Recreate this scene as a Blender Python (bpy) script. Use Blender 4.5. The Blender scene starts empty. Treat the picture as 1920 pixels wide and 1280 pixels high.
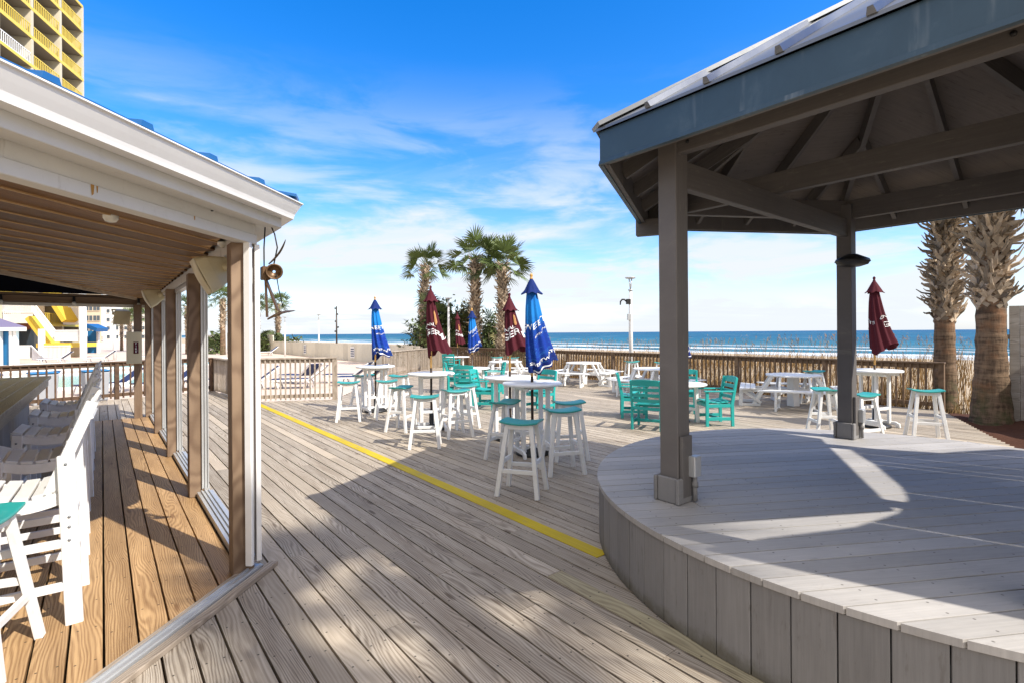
import bpy, math, random
from mathutils import Vector, Matrix
rad = math.radians
random.seed(7)
S = bpy.context.scene
COL = S.collection
V = Vector
pi = math.pi

# ------------------------------------------------------------------ camera, sky, sun, exposure
cam_d = bpy.data.cameras.new("Camera")
cam_d.sensor_width = 36.0
cam_d.lens = 18.0
cam_d.shift_y = -0.0083
cam_d.clip_start = 0.05
cam_d.clip_end = 60000
cam = bpy.data.objects.new("Camera", cam_d)
cam.location = (0, 0, 1.75)
cam.rotation_euler = (rad(90), rad(0.42), 0)
COL.objects.link(cam)
S.camera = cam

SUN_AZ, SUN_EL = 123.4, 43.6          # clockwise from +Y
S.view_settings.view_transform = 'Standard'
S.view_settings.look = 'None'
S.view_settings.exposure = 0.33
S.view_settings.gamma = 1.0
S.cycles.max_bounces = 8
S.cycles.diffuse_bounces = 5
S.cycles.use_denoising = True
S.cycles.sample_clamp_indirect = 6.0

W = bpy.data.worlds.new("World")
S.world = W
W.use_nodes = True
wt = W.node_tree
for n in list(wt.nodes):
    wt.nodes.remove(n)


class NT:
    """small helper round a node tree"""
    def __init__(self, tree):
        self.t = tree

    def n(self, typ, **kw):
        nd = self.t.nodes.new(typ)
        for k, v in kw.items():
            if k.startswith('i_'):
                key = k[2:]
                key = int(key) if key.isdigit() else key.replace('_', ' ')
                nd.inputs[key].default_value = v
            else:
                setattr(nd, k, v)
        return nd

    def l(self, a, b):
        self.t.links.new(a, b)

    def val(self, x, sock):
        if hasattr(x, 'is_linked') or hasattr(x, 'links'):
            self.l(x, sock)
        else:
            sock.default_value = x

    def math(self, op, a, b=0.0, c=0.0, clamp=False):
        nd = self.t.nodes.new('ShaderNodeMath')
        nd.operation = op
        nd.use_clamp = clamp
        for i, x in enumerate((a, b, c)):
            self.val(x, nd.inputs[i])
        return nd.outputs[0]

    def vmath(self, op, a, b=(0, 0, 0)):
        nd = self.t.nodes.new('ShaderNodeVectorMath')
        nd.operation = op
        self.val(a, nd.inputs[0])
        self.val(b, nd.inputs[1])
        return nd.outputs[1] if op in ('DOT_PRODUCT', 'LENGTH', 'DISTANCE') else nd.outputs[0]

    def mix(self, f, a, b, mode='MIX'):
        nd = self.t.nodes.new('ShaderNodeMix')
        nd.data_type = 'RGBA'
        nd.blend_type = mode
        self.val(f, nd.inputs[0])
        for x, s in ((a, nd.inputs[6]), (b, nd.inputs[7])):
            if isinstance(x, (tuple, list)):
                x = tuple(x) + (1.0,) if len(x) == 3 else tuple(x)
            self.val(x, s)
        return nd.outputs[2]

    def smooth(self, x, lo, hi):
        nd = self.t.nodes.new('ShaderNodeMapRange')
        nd.interpolation_type = 'SMOOTHSTEP'
        self.val(x, nd.inputs[0])
        nd.inputs[1].default_value = lo
        nd.inputs[2].default_value = hi
        return nd.outputs[0]

    def noise(self, vec, scale=5.0, detail=4.0, rough=0.55, dist=0.0):
        nd = self.t.nodes.new('ShaderNodeTexNoise')
        if vec is not None:
            self.l(vec, nd.inputs['Vector'])
        nd.inputs['Scale'].default_value = scale
        nd.inputs['Detail'].default_value = detail
        nd.inputs['Roughness'].default_value = rough
        nd.inputs['Distortion'].default_value = dist
        return nd.outputs['Fac']

    def sep(self, v):
        nd = self.t.nodes.new('ShaderNodeSeparateXYZ')
        self.l(v, nd.inputs[0])
        return nd.outputs

    def comb(self, x, y, z):
        nd = self.t.nodes.new('ShaderNodeCombineXYZ')
        for i, a in enumerate((x, y, z)):
            self.val(a, nd.inputs[i])
        return nd.outputs[0]


w = NT(wt)
out = w.n('ShaderNodeOutputWorld')
bg = w.n('ShaderNodeBackground')
bg.inputs['Strength'].default_value = 0.15
sky = w.n('ShaderNodeTexSky')
sky.sky_type = 'NISHITA'
sky.sun_disc = False
sky.sun_elevation = rad(SUN_EL)
sky.sun_rotation = rad(SUN_AZ)
sky.altitude = 0.0
sky.air_density = 1.0
sky.dust_density = 0.6
sky.ozone_density = 3.0
tint = w.mix(1.0, sky.outputs[0], (0.96, 0.91, 1.0), 'MULTIPLY')
hs = w.n('ShaderNodeHueSaturation')
hs.inputs['Saturation'].default_value = 1.40
hs.inputs['Value'].default_value = 1.62
w.l(tint, hs.inputs['Color'])
tc = w.n('ShaderNodeTexCoord')
d = tc.outputs['Generated']
sx, sy, sz = w.sep(d)
zz = w.math('MAXIMUM', sz, 0.0)
# pale air near the horizon
hz = w.math('POWER', w.math('SUBTRACT', 1.0, zz, clamp=True), 9.0)
c1 = w.mix(w.math('MULTIPLY', hz, 0.62), hs.outputs[0], (4.0, 4.6, 5.3))
# thin layered cloud: direction projected on a flat layer
den = w.math('ADD', zz, 0.10)
px_ = w.math('DIVIDE', sx, den)
py_ = w.math('DIVIDE', sy, den)
lay = w.comb(w.math('MULTIPLY', px_, 0.55), w.math('MULTIPLY', py_, 1.5), 0.0)
n1 = w.noise(lay, 0.9, 8.0, 0.6, 0.6)
n2 = w.noise(w.comb(w.math('MULTIPLY', sx, 2.2), w.math('MULTIPLY', sy, 2.2), w.math('MULTIPLY', sz, 9.0)), 1.6, 7.0, 0.58, 0.4)
low = w.smooth(sz, 0.48, 0.12)
m1 = w.smooth(n1, 0.45, 0.72)
m2 = w.smooth(n2, 0.40, 0.62)
mk = w.math('MULTIPLY', w.math('ADD', w.math('MULTIPLY', m1, 0.48), w.math('MULTIPLY', m2, 0.95)), low, clamp=True)
# one long wisp, upper left over the bar roof
u = w.math('DIVIDE', sx, w.math('MAXIMUM', sy, 0.05))
v = w.math('DIVIDE', sz, w.math('MAXIMUM', sy, 0.05))
lin = w.math('SUBTRACT', v, w.math('SUBTRACT', 0.475, w.math('MULTIPLY', w.math('ADD', u, 0.79), 0.165)))
lin = w.math('ADD', lin, w.math('MULTIPLY', w.math('SUBTRACT', n2, 0.5), 0.06))
ws = w.math('SUBTRACT', 1.0, w.math('ABSOLUTE', w.math('DIVIDE', lin, 0.030)), clamp=True)
ws = w.math('MULTIPLY', ws, w.math('MULTIPLY', w.smooth(u, -0.95, -0.62), w.smooth(u, -0.36, -0.52)))
ws = w.math('MULTIPLY', ws, w.math('MULTIPLY', w.smooth(n1, 0.30, 0.70), w.smooth(sy, 0.1, 0.3)))
mk = w.math('MAXIMUM', mk, w.math('MULTIPLY', ws, 0.75))
# bright cloud added out of view, behind and overhead, as neutral fill light
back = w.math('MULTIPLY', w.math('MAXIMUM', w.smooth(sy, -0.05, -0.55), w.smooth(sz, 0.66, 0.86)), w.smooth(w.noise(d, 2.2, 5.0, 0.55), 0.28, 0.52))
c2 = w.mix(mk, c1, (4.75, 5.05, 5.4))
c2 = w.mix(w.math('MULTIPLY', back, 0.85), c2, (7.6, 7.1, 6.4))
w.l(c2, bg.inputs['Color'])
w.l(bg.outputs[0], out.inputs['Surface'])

sun_d = bpy.data.lights.new("Sun", 'SUN')
sun_d.energy = 5.0
sun_d.angle = rad(0.53)
sun_d.color = (1.0, 0.95, 0.87)
sun = bpy.data.objects.new("Sun", sun_d)
_to = V((math.sin(rad(SUN_AZ)) * math.cos(rad(SUN_EL)), math.cos(rad(SUN_AZ)) * math.cos(rad(SUN_EL)), math.sin(rad(SUN_EL))))
sun.rotation_euler = _to.to_track_quat('Z', 'Y').to_euler()
sun.location = (20, -14, 30)
COL.objects.link(sun)

# ------------------------------------------------------------------ directions of the place
B = V((-0.625, 0.7806, 0))            # along the deck boards, the window front of the bar and the shore
N = V((0.7806, 0.625, 0))             # towards the sea
A = V((0.113, 0.9936, 0))             # along the open front of the bar
NA = V((0.9936, -0.113, 0))


def sn(s, n, z=0.0):
    p = B * s + N * n
    p.z = z
    return p


# ------------------------------------------------------------------ mesh builder
class MB:
    def __init__(self):
        self.v = []; self.f = []; self.g = []; self.r = []; self.sm = []

    def add(self, vs, fs, gc=None, rnd=None, smooth=False):
        o = len(self.v)
        rnd = random.random() if rnd is None else rnd
        self.v += [tuple(p) for p in vs]
        self.f += [tuple(i + o for i in f) for f in fs]
        if gc is None:
            q = rnd * 37.0
            gc = [(p[0], p[1], p[2] + q) for p in vs]
        self.g += gc
        self.r += [rnd] * len(vs)
        self.sm += [smooth] * len(fs)

    def box(self, c, size, R=None, rnd=None):
        c = V(c); hx, hy, hz = [x / 2 for x in size]
        loc = [(-hx, -hy, -hz), (hx, -hy, -hz), (hx, hy, -hz), (-hx, hy, -hz), (-hx, -hy, hz), (hx, -hy, hz), (hx, hy, hz), (-hx, hy, hz)]
        vs = [c + (R @ V(p) if R is not None else V(p)) for p in loc]
        ax = sorted(range(3), key=lambda i: -size[i])
        rnd = random.random() if rnd is None else rnd
        gc = [(p[ax[0]] + rnd * 13.0, p[ax[1]], p[ax[2]] + rnd * 71.0) for p in loc]
        self.add(vs, [(0, 3, 2, 1), (4, 5, 6, 7), (0, 1, 5, 4), (1, 2, 6, 5), (2, 3, 7, 6), (3, 0, 4, 7)], gc, rnd)

    def beam(self, p0, p1, w, h, up=(0, 0, 1), rnd=None, w2=None, h2=None):
        """bar from p0 to p1, w sideways, h along up; may taper to w2, h2"""
        p0 = V(p0); p1 = V(p1)
        x = (p1 - p0); L = x.length; x = x / L
        up = V(up)
        y = up.cross(x)
        if y.length < 1e-4:
            y = V((0, 1, 0)).cross(x)
        y.normalize()
        z = x.cross(y)
        w2 = w if w2 is None else w2
        h2 = h if h2 is None else h2
        vs = []; gc = []
        rnd = random.random() if rnd is None else rnd
        for (p, ww, hh, t) in ((p0, w, h, 0.0), (p1, w2, h2, L)):
            for (a, b) in ((-1, -1), (1, -1), (1, 1), (-1, 1)):
                vs.append(p + y * (a * ww / 2) + z * (b * hh / 2))
                if hh >= ww:
                    gc.append((t + rnd * 13, b * hh / 2, a * ww / 2 + rnd * 71))
                else:
                    gc.append((t + rnd * 13, a * ww / 2, b * hh / 2 + rnd * 71))
        self.add(vs, [(0, 3, 2, 1), (4, 5, 6, 7), (0, 1, 5, 4), (1, 2, 6, 5), (2, 3, 7, 6), (3, 0, 4, 7)], gc, rnd)

    def tube(self, pts, r, n=8, caps=True, smooth=True):
        pts = [V(p) for p in pts]
        rs = r if isinstance(r, (list, tuple)) else [r] * len(pts)
        vs = []; fs = []
        prev = None
        for i, p in enumerate(pts):
            t = (pts[min(i + 1, len(pts) - 1)] - pts[max(i - 1, 0)]).normalized()
            if prev is None:
                a = V((0, 0, 1)) if abs(t.z) < 0.9 else V((1, 0, 0))
                x = a.cross(t).normalized()
            else:
                x = (prev - t * prev.dot(t)).normalized()
            prev = x
            y = t.cross(x)
            for k in range(n):
                an = 2 * pi * k / n
                vs.append(p + (x * math.cos(an) + y * math.sin(an)) * rs[i])
        for i in range(len(pts) - 1):
            for k in range(n):
                a = i * n + k; b = i * n + (k + 1) % n
                fs.append((a, b, b + n, a + n))
        if caps:
            fs.append(tuple(reversed(range(n))))
            fs.append(tuple(range((len(pts) - 1) * n, len(pts) * n)))
        self.add(vs, fs, smooth=smooth)

    def lathe(self, prof, n=24, c=(0, 0, 0), smooth=True, sx=1.0, sy=1.0):
        c = V(c); vs = []; fs = []
        for (r, z) in prof:
            for k in range(n):
                a = 2 * pi * k / n
                vs.append(c + V((r * math.cos(a) * sx, r * math.sin(a) * sy, z)))
        m = len(prof)
        for i in range(m - 1):
            for k in range(n):
                a = i * n + k; b = i * n + (k + 1) % n
                fs.append((a, b, b + n, a + n))
        fs.append(tuple(reversed(range(n))))
        fs.append(tuple(range((m - 1) * n, m * n)))
        self.add(vs, fs, smooth=smooth)

    def prism(self, poly, z0, z1):
        """poly: list of (x, y) counter-clockwise"""
        n = len(poly)
        vs = [V((x, y, z0)) for x, y in poly] + [V((x, y, z1)) for x, y in poly]
        fs = [tuple(reversed(range(n))), tuple(range(n, 2 * n))]
        fs += [(i, (i + 1) % n, (i + 1) % n + n, i + n) for i in range(n)]
        self.add(vs, fs)

    def extrude(self, poly, origin, ux, uy, d):
        """poly in the plane (ux, uy) pushed along d"""
        o = V(origin); ux = V(ux); uy = V(uy); d = V(d)
        n = len(poly)
        vs = [o + ux * a + uy * b for a, b in poly] + [o + ux * a + uy * b + d for a, b in poly]
        fs = [tuple(reversed(range(n))), tuple(range(n, 2 * n))]
        fs += [(i, (i + 1) % n, (i + 1) % n + n, i + n) for i in range(n)]
        L = d.length
        rnd = random.random()
        gc = [(rnd * 13, a, b + rnd * 71) for a, b in poly] + [(L + rnd * 13, a, b + rnd * 71) for a, b in poly]
        self.add(vs, fs, gc, rnd)

    def quad(self, a, b, c, d):
        self.add([a, b, c, d], [(0, 1, 2, 3)])

    def build(self, name, mat, parent=None, bevel=0.0, seg=1, recalc=True):
        me = bpy.data.meshes.new(name)
        off = V((0, 0, 0))
        r = parent
        while r is not None and r.parent is not None:
            r = r.parent
        if r is not None:
            off = r.location.copy()
        vs = self.v if off.length == 0 else [(p[0] - off.x, p[1] - off.y, p[2] - off.z) for p in self.v]
        me.from_pydata(vs, [], self.f)
        at = me.attributes.new('gc', 'FLOAT_VECTOR', 'POINT')
        at.data.foreach_set('vector', [c for g in self.g for c in g])
        at = me.attributes.new('rnd', 'FLOAT', 'POINT')
        at.data.foreach_set('value', self.r)
        me.polygons.foreach_set('use_smooth', self.sm)
        if recalc:
            import bmesh
            bm = bmesh.new(); bm.from_mesh(me)
            bmesh.ops.recalc_face_normals(bm, faces=bm.faces)
            bm.to_mesh(me); bm.free()
        me.materials.append(mat)
        me.update()
        o = bpy.data.objects.new(name, me)
        COL.objects.link(o)
        if parent is not None:
            o.parent = parent
        if bevel:
            m = o.modifiers.new('bevel', 'BEVEL')
            m.width = bevel; m.segments = seg; m.limit_method = 'ANGLE'; m.angle_limit = rad(40)
            m.harden_normals = False
        return o


def tag(o, label=None, cat=None, group=None, kind=None):
    if label: o['label'] = label
    if cat: o['category'] = cat
    if group: o['group'] = group
    if kind: o['kind'] = kind
    return o


def empty(name, loc=(0, 0, 0), rz=0.0):
    o = bpy.data.objects.new(name, None)
    o.empty_display_size = 0.2
    o.location = loc
    o.rotation_euler = (0, 0, rz)
    COL.objects.link(o)
    return o


def copy_tree(o, parent=None):
    c = o.copy()
    COL.objects.link(c)
    if parent is not None:
        c.parent = parent
    for ch in list(o.children):
        copy_tree(ch, c)
    return c


class Kind:
    """first use places the built thing itself, later uses copy it"""
    def __init__(self, root):
        self.root = root; self.used = False

    def place(self, loc, rz=0.0, label=None, group=None, scale=None):
        o = self.root if not self.used else copy_tree(self.root)
        self.used = True
        o.location = loc
        o.rotation_euler = (0, 0, rz)
        if scale: o.scale = scale if isinstance(scale, tuple) else (scale,) * 3
        if label: o['label'] = label
        if group: o['group'] = group
        return o


# ------------------------------------------------------------------ materials
def new_mat(name):
    m = bpy.data.materials.new(name)
    m.use_nodes = True
    t = m.node_tree
    for nd in list(t.nodes):
        t.nodes.remove(nd)
    k = NT(t)
    o = k.n('ShaderNodeOutputMaterial')
    p = k.n('ShaderNodeBsdfPrincipled')
    k.l(p.outputs[0], o.inputs['Surface'])
    return m, k, p


def plain(name, col, rough=0.5, metal=0.0, var=0.10, scale=6.0, bump=0.0, bscale=60.0, spec=0.5, dirt=None, dirt_amt=0.0, dscale=2.0, rndvar=0.0, trans=0.0):
    m, k, p = new_mat(name)
    tcn = k.n('ShaderNodeTexCoord')
    oc = tcn.outputs['Object']
    nz = k.noise(oc, scale, 5.0, 0.6)
    f = k.math('MULTIPLY_ADD', k.math('SUBTRACT', nz, 0.5), var * 2.2, 1.0)
    if rndvar:
        at = k.n('ShaderNodeAttribute', attribute_name='rnd')
        f = k.math('MULTIPLY', f, k.math('MULTIPLY_ADD', k.math('SUBTRACT', at.outputs['Fac'], 0.5), rndvar * 2, 1.0))
    c = k.mix(1.0, col, k.comb(f, f, f), 'MULTIPLY')
    if dirt is not None:
        dn = k.smooth(k.noise(oc, dscale, 7.0, 0.65, 0.3), 0.48, 0.75)
        c = k.mix(k.math('MULTIPLY', dn, dirt_amt), c, dirt)
    k.l(c, p.inputs['Base Color'])
    k.val(k.math('MULTIPLY_ADD', nz, 0.2, rough - 0.1, clamp=True), p.inputs['Roughness'])
    p.inputs['Metallic'].default_value = metal
    p.inputs['Specular IOR Level'].default_value = spec
    if bump:
        b = k.n('ShaderNodeBump')
        b.inputs['Strength'].default_value = bump
        b.inputs['Distance'].default_value = 0.01
        k.l(k.noise(oc, bscale, 4.0, 0.6), b.inputs['Height'])
        k.l(b.outputs[0], p.inputs['Normal'])
    return m


def wood(name, light, dark, ring=0.5, rough=0.7, brd=0.22, knots=True, nails=False, blotch=0.25, blotch_col=None, bump=0.35, tint=None):
    """boards: the attribute gc runs along, across and through each board"""
    m, k, p = new_mat(name)
    g = k.n('ShaderNodeAttribute', attribute_name='gc').outputs['Vector']
    r = k.n('ShaderNodeAttribute', attribute_name='rnd').outputs['Fac']
    x, y, z = k.sep(g)
    wob = k.noise(k.comb(k.math('MULTIPLY', x, 0.75), k.math('MULTIPLY', y, 4.0), z), 1.0, 2.0, 0.5)
    yy = k.math('MULTIPLY_ADD', k.math('SUBTRACT', wob, 0.5), 0.30, y)
    rings = k.n('ShaderNodeTexWave', wave_type='BANDS', bands_direction='Y', wave_profile='SIN')
    rings.inputs['Scale'].default_value = 8.0
    rings.inputs['Distortion'].default_value = 2.6
    rings.inputs['Detail'].default_value = 4.0
    rings.inputs['Detail Scale'].default_value = 1.2
    k.l(k.comb(k.math('MULTIPLY', x, 0.12), k.math('MULTIPLY', yy, 2.3), z), rings.inputs['Vector'])
    fine = k.noise(k.comb(k.math('MULTIPLY', x, 3.0), k.math('MULTIPLY', y, 160.0), k.math('MULTIPLY', z, 1.0)), 1.0, 4.0, 0.65)
    f = k.math('ADD', k.math('MULTIPLY', rings.outputs['Fac'], ring), k.math('MULTIPLY', fine, 1.0 - ring))
    if knots:
        vo = k.n('ShaderNodeTexVoronoi', feature='F1')
        vo.inputs['Scale'].default_value = 1.0
        k.l(k.comb(k.math('MULTIPLY', x, 1.3), k.math('MULTIPLY', y, 5.5), z), vo.inputs['Vector'])
        kn = k.smooth(vo.outputs['Distance'], 0.14, 0.03)
        f = k.math('SUBTRACT', f, k.math('MULTIPLY', kn, 0.55), clamp=True)
    col = k.mix(k.smooth(f, 0.14, 0.72), dark, light)
    tcn = k.n('ShaderNodeTexCoord')
    bl = k.noise(tcn.outputs['Object'], 0.8, 6.0, 0.6, 0.4)
    streak = k.noise(k.comb(k.math('MULTIPLY', x, 1.0), k.math('MULTIPLY', y, 9.0), k.math('ADD', z, 5.0)), 1.0, 5.0, 0.62)
    sv = k.math('MULTIPLY_ADD', k.math('SUBTRACT', streak, 0.5), 1.05, 1.0)
    col = k.mix(1.0, col, k.comb(sv, k.math('MULTIPLY_ADD', k.math('SUBTRACT', streak, 0.5), 1.2, 1.0), k.math('MULTIPLY_ADD', k.math('SUBTRACT', streak, 0.5), 1.35, 1.0)), 'MULTIPLY')
    if blotch:
        bc = blotch_col or tuple(c * 0.62 for c in light)
        col = k.mix(k.math('MULTIPLY', k.smooth(bl, 0.45, 0.72), blotch), col, bc)
    if tint is not None:
        # a few boards of another age
        col = k.mix(k.math('MULTIPLY', k.smooth(r, 0.80, 0.95), 0.55), col, tint)
    vv = k.math('MULTIPLY_ADD', k.math('SUBTRACT', k.math('FRACT', k.math('MULTIPLY', r, 7.31)), 0.5), brd * 2, 1.0)
    col = k.mix(1.0, col, k.comb(vv, vv, vv), 'MULTIPLY')
    if nails:
        fx = k.math('SUBTRACT', k.math('FRACT', k.math('DIVIDE', x, 0.405)), 0.5)
        fx = k.math('MULTIPLY', fx, 0.405)
        fy = k.math('SUBTRACT', k.math('ABSOLUTE', y), 0.042)
        dd = k.math('SQRT', k.math('ADD', k.math('MULTIPLY', fx, fx), k.math('MULTIPLY', fy, fy)))
        col = k.mix(k.math('MULTIPLY', k.smooth(dd, 0.008, 0.004), 0.85), col, (0.03, 0.025, 0.02))
    k.l(col, p.inputs['Base Color'])
    p.inputs['Roughness'].default_value = rough
    p.inputs['Specular IOR Level'].default_value = 0.3
    b = k.n('ShaderNodeBump')
    b.inputs['Strength'].default_value = bump
    b.inputs['Distance'].default_value = 0.004
    k.l(f, b.inputs['Height'])
    k.l(b.outputs[0], p.inputs['Normal'])
    return m


def painted(name, col, wear=(0.3, 0.27, 0.22), wear_amt=0.25, rough=0.55, grain=0.25, var=0.12, brd=0.10, spec=0.22, nails=False, grime=0.0):
    """paint over boards: faint grain, board-to-board drift, chips and grime"""
    m, k, p = new_mat(name)
    g = k.n('ShaderNodeAttribute', attribute_name='gc').outputs['Vector']
    r = k.n('ShaderNodeAttribute', attribute_name='rnd').outputs['Fac']
    x, y, z = k.sep(g)
    fine = k.noise(k.comb(k.math('MULTIPLY', x, 2.5), k.math('MULTIPLY', y, 70.0), z), 1.0, 5.0, 0.65)
    tcn = k.n('ShaderNodeTexCoord')
    oc = tcn.outputs['Object']
    bl = k.noise(oc, 1.7, 6.0, 0.62, 0.3)
    vv = k.math('MULTIPLY_ADD', k.math('SUBTRACT', bl, 0.5), var * 2.5, 1.0)
    vv = k.math('MULTIPLY', vv, k.math('MULTIPLY_ADD', k.math('SUBTRACT', fine, 0.5), grain, 1.0))
    vv = k.math('MULTIPLY', vv, k.math('MULTIPLY_ADD', k.math('SUBTRACT', r, 0.5), brd * 2, 1.0))
    c = k.mix(1.0, col, k.comb(vv, vv, vv), 'MULTIPLY')
    chips = k.smooth(k.noise(k.comb(k.math('MULTIPLY', x, 5.0), k.math('MULTIPLY', y, 26.0), z), 1.0, 6.0, 0.72), 0.58, 0.68)
    scuff = k.smooth(k.noise(oc, 7.0, 8.0, 0.75, 1.5), 0.55, 0.75)
    c = k.mix(k.math('MULTIPLY', scuff, 0.22), c, wear)
    c = k.mix(k.math('MULTIPLY', chips, wear_amt), c, wear)
    if nails:
        fx = k.math('MULTIPLY', k.math('SUBTRACT', k.math('FRACT', k.math('DIVIDE', x, 0.40)), 0.5), 0.40)
        fy = k.math('SUBTRACT', k.math('ABSOLUTE', y), 0.045)
        dd = k.math('SQRT', k.math('ADD', k.math('MULTIPLY', fx, fx), k.math('MULTIPLY', fy, fy)))
        c = k.mix(k.math('MULTIPLY', k.smooth(dd, 0.008, 0.004), 0.7), c, (0.08, 0.07, 0.06))
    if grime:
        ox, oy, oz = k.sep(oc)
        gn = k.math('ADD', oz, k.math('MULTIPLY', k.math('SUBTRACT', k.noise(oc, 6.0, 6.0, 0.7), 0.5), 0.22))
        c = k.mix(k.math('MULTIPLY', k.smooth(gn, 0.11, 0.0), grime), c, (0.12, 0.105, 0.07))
    k.l(c, p.inputs['Base Color'])
    k.val(k.math('MULTIPLY_ADD', bl, 0.25, rough - 0.12, clamp=True), p.inputs['Roughness'])
    p.inputs['Specular IOR Level'].default_value = spec
    b = k.n('ShaderNodeBump')
    b.inputs['Strength'].default_value = 0.25
    b.inputs['Distance'].default_value = 0.003
    k.l(fine, b.inputs['Height'])
    k.l(b.outputs[0], p.inputs['Normal'])
    return m


M = {}
M['deck'] = wood('weathered_deck', (0.46, 0.395, 0.31), (0.150, 0.112, 0.078), 0.26, 0.75, 0.15, nails=True, blotch=0.35, blotch_col=(0.32, 0.275, 0.225), tint=(0.48, 0.40, 0.30))
M['barfloor'] = wood('brown_deck', (0.50, 0.315, 0.150), (0.24, 0.130, 0.055), 0.30, 0.6, 0.15, nails=True, blotch=0.3, blotch_col=(0.36, 0.24, 0.135))
M['ceil'] = wood('ceiling_boards', (0.215, 0.110, 0.038), (0.080, 0.037, 0.013), 0.35, 0.5, 0.28, knots=False, blotch=0.15)
M['lit_edge'] = wood('lit_edge_tone', (0.62, 0.42, 0.22), (0.5, 0.32, 0.15), 0.3, 0.6, 0.05, knots=False, blotch=0)  # pale tone that carries the light caught on ceiling board edges
M['post'] = wood('brown_post', (0.245, 0.168, 0.108), (0.14, 0.088, 0.055), 0.35, 0.65, 0.08, knots=True, blotch=0.2)
M['rail'] = wood('rail_timber', (0.20, 0.128, 0.074), (0.108, 0.066, 0.038), 0.35, 0.75, 0.15, blotch=0.2)
M['shadedrail'] = wood('shaded_rail_timber', (0.13, 0.078, 0.045), (0.075, 0.042, 0.025), 0.35, 0.75, 0.15, blotch=0.2)  # rail timber again, with backlit shade put into the colour
M['railgrey'] = wood('grey_rail_timber', (0.42, 0.35, 0.275), (0.25, 0.20, 0.15), 0.35, 0.8, 0.15, blotch=0.2)
M['fencewood'] = wood('grey_fence_timber', (0.40, 0.36, 0.31), (0.22, 0.19, 0.16), 0.35, 0.8, 0.15)
M['counter'] = wood('counter_top', (0.25, 0.21, 0.15), (0.12, 0.10, 0.07), 0.4, 0.38, 0.12, knots=False)
M['gaz'] = painted('dark_taupe_paint', (0.150, 0.137, 0.127), (0.27, 0.24, 0.20), 0.35, 0.6, 0.5, 0.16)
M['gazlight'] = painted('grey_paint', (0.235, 0.225, 0.215), (0.34, 0.31, 0.27), 0.2, 0.6)
M['stage'] = painted('stage_grey_paint', (0.425, 0.40, 0.37), (0.27, 0.24, 0.21), 0.45, 0.62, 0.45, 0.16, 0.12, nails=True)
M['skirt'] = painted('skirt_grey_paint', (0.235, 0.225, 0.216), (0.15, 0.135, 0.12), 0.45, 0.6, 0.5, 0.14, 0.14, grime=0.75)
M['ply'] = painted('plywood_paint', (0.19, 0.165, 0.145), (0.08, 0.068, 0.056), 0.45, 0.75, 0.5, 0.2)
M['bluefascia'] = plain('blue_grey_metal', (0.036, 0.082, 0.115), 0.42, 0.25, 0.16, 3.0, 0.06, 30, dirt=(0.16, 0.19, 0.20), dirt_amt=0.35, dscale=3.5)
M['roofmetal'] = plain('grey_standing_seam_metal', (0.20, 0.208, 0.215), 0.38, 0.5, 0.15, 2.0, 0.05, 20, dirt=(0.28, 0.27, 0.26), dirt_amt=0.4)
M['white'] = plain('white_paint', (0.80, 0.79, 0.765), 0.45, 0, 0.05, 4.0, 0.04, 80, dirt=(0.55, 0.52, 0.46), dirt_amt=0.18, dscale=5)
M['gutter'] = plain('white_gutter_metal', (0.78, 0.775, 0.755), 0.35, 0, 0.05, 2.0, dirt=(0.55, 0.54, 0.50), dirt_amt=0.25, dscale=3)
M['offwhite'] = painted('off_white_paint', (0.66, 0.645, 0.60), (0.30, 0.25, 0.19), 0.35, 0.55, 0.12, 0.10)
M['alum'] = plain('aluminium', (0.52, 0.525, 0.52), 0.4, 0.45, 0.08, 8.0)
M['poly'] = plain('white_resin', (0.80, 0.795, 0.77), 0.42, 0, 0.04, 6.0, 0.03, 120, dirt=(0.50, 0.46, 0.38), dirt_amt=0.28, dscale=9)
M['teal'] = plain('teal_resin', (0.025, 0.30, 0.275), 0.42, 0, 0.12, 6.0, 0.04, 120, dirt=(0.14, 0.38, 0.35), dirt_amt=0.45, dscale=12)
M['tealchair'] = plain('teal_chair_resin', (0.018, 0.36, 0.33), 0.42, 0, 0.10, 6.0, 0.03, 120)
M['black'] = plain('black_iron', (0.018, 0.018, 0.018), 0.45, 0.1, 0.2, 9.0)
M['bronze'] = plain('bronze_pole', (0.045, 0.028, 0.018), 0.4, 0.3, 0.15, 9.0)
M['varnish'] = wood('varnished_pole', (0.58, 0.33, 0.09), (0.40, 0.20, 0.05), 0.4, 0.35, 0.05, knots=False, blotch=0)
M['yellow'] = painted('yellow_paint', (0.56, 0.41, 0.012), (0.34, 0.28, 0.19), 0.95, 0.6, 0.6, 0.22)
M['yellowboard'] = wood('yellowed_board', (0.46, 0.40, 0.255), (0.22, 0.18, 0.11), 0.25, 0.75, 0.05, nails=True, blotch=0.3)
M['maroon'] = plain('maroon_fabric', (0.075, 0.010, 0.017), 0.8, 0, 0.15, 5.0, 0.1, 200, spec=0.2)
M['lettering'] = plain('white_lettering', (0.82, 0.82, 0.80), 0.7, 0, 0.03)
M['tan'] = plain('tan_print', (0.52, 0.26, 0.09), 0.7, 0, 0.25, 30.0)
M['cream'] = plain('cream_plastic', (0.62, 0.55, 0.36), 0.5, 0, 0.07, 9.0, 0.05, 90, dirt=(0.40, 0.33, 0.2), dirt_amt=0.25, dscale=6)
M['brownmetal'] = plain('bronze_lamp_metal', (0.13, 0.075, 0.035), 0.42, 0.4, 0.2, 12)
M['greyplastic'] = plain('grey_plastic', (0.24, 0.25, 0.26), 0.5, 0, 0.08)
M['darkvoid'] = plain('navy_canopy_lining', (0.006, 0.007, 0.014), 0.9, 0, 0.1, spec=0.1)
M['blueroof'] = plain('blue_roof_metal', (0.02, 0.13, 0.34), 0.38, 0.2, 0.12, 4.0)
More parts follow.
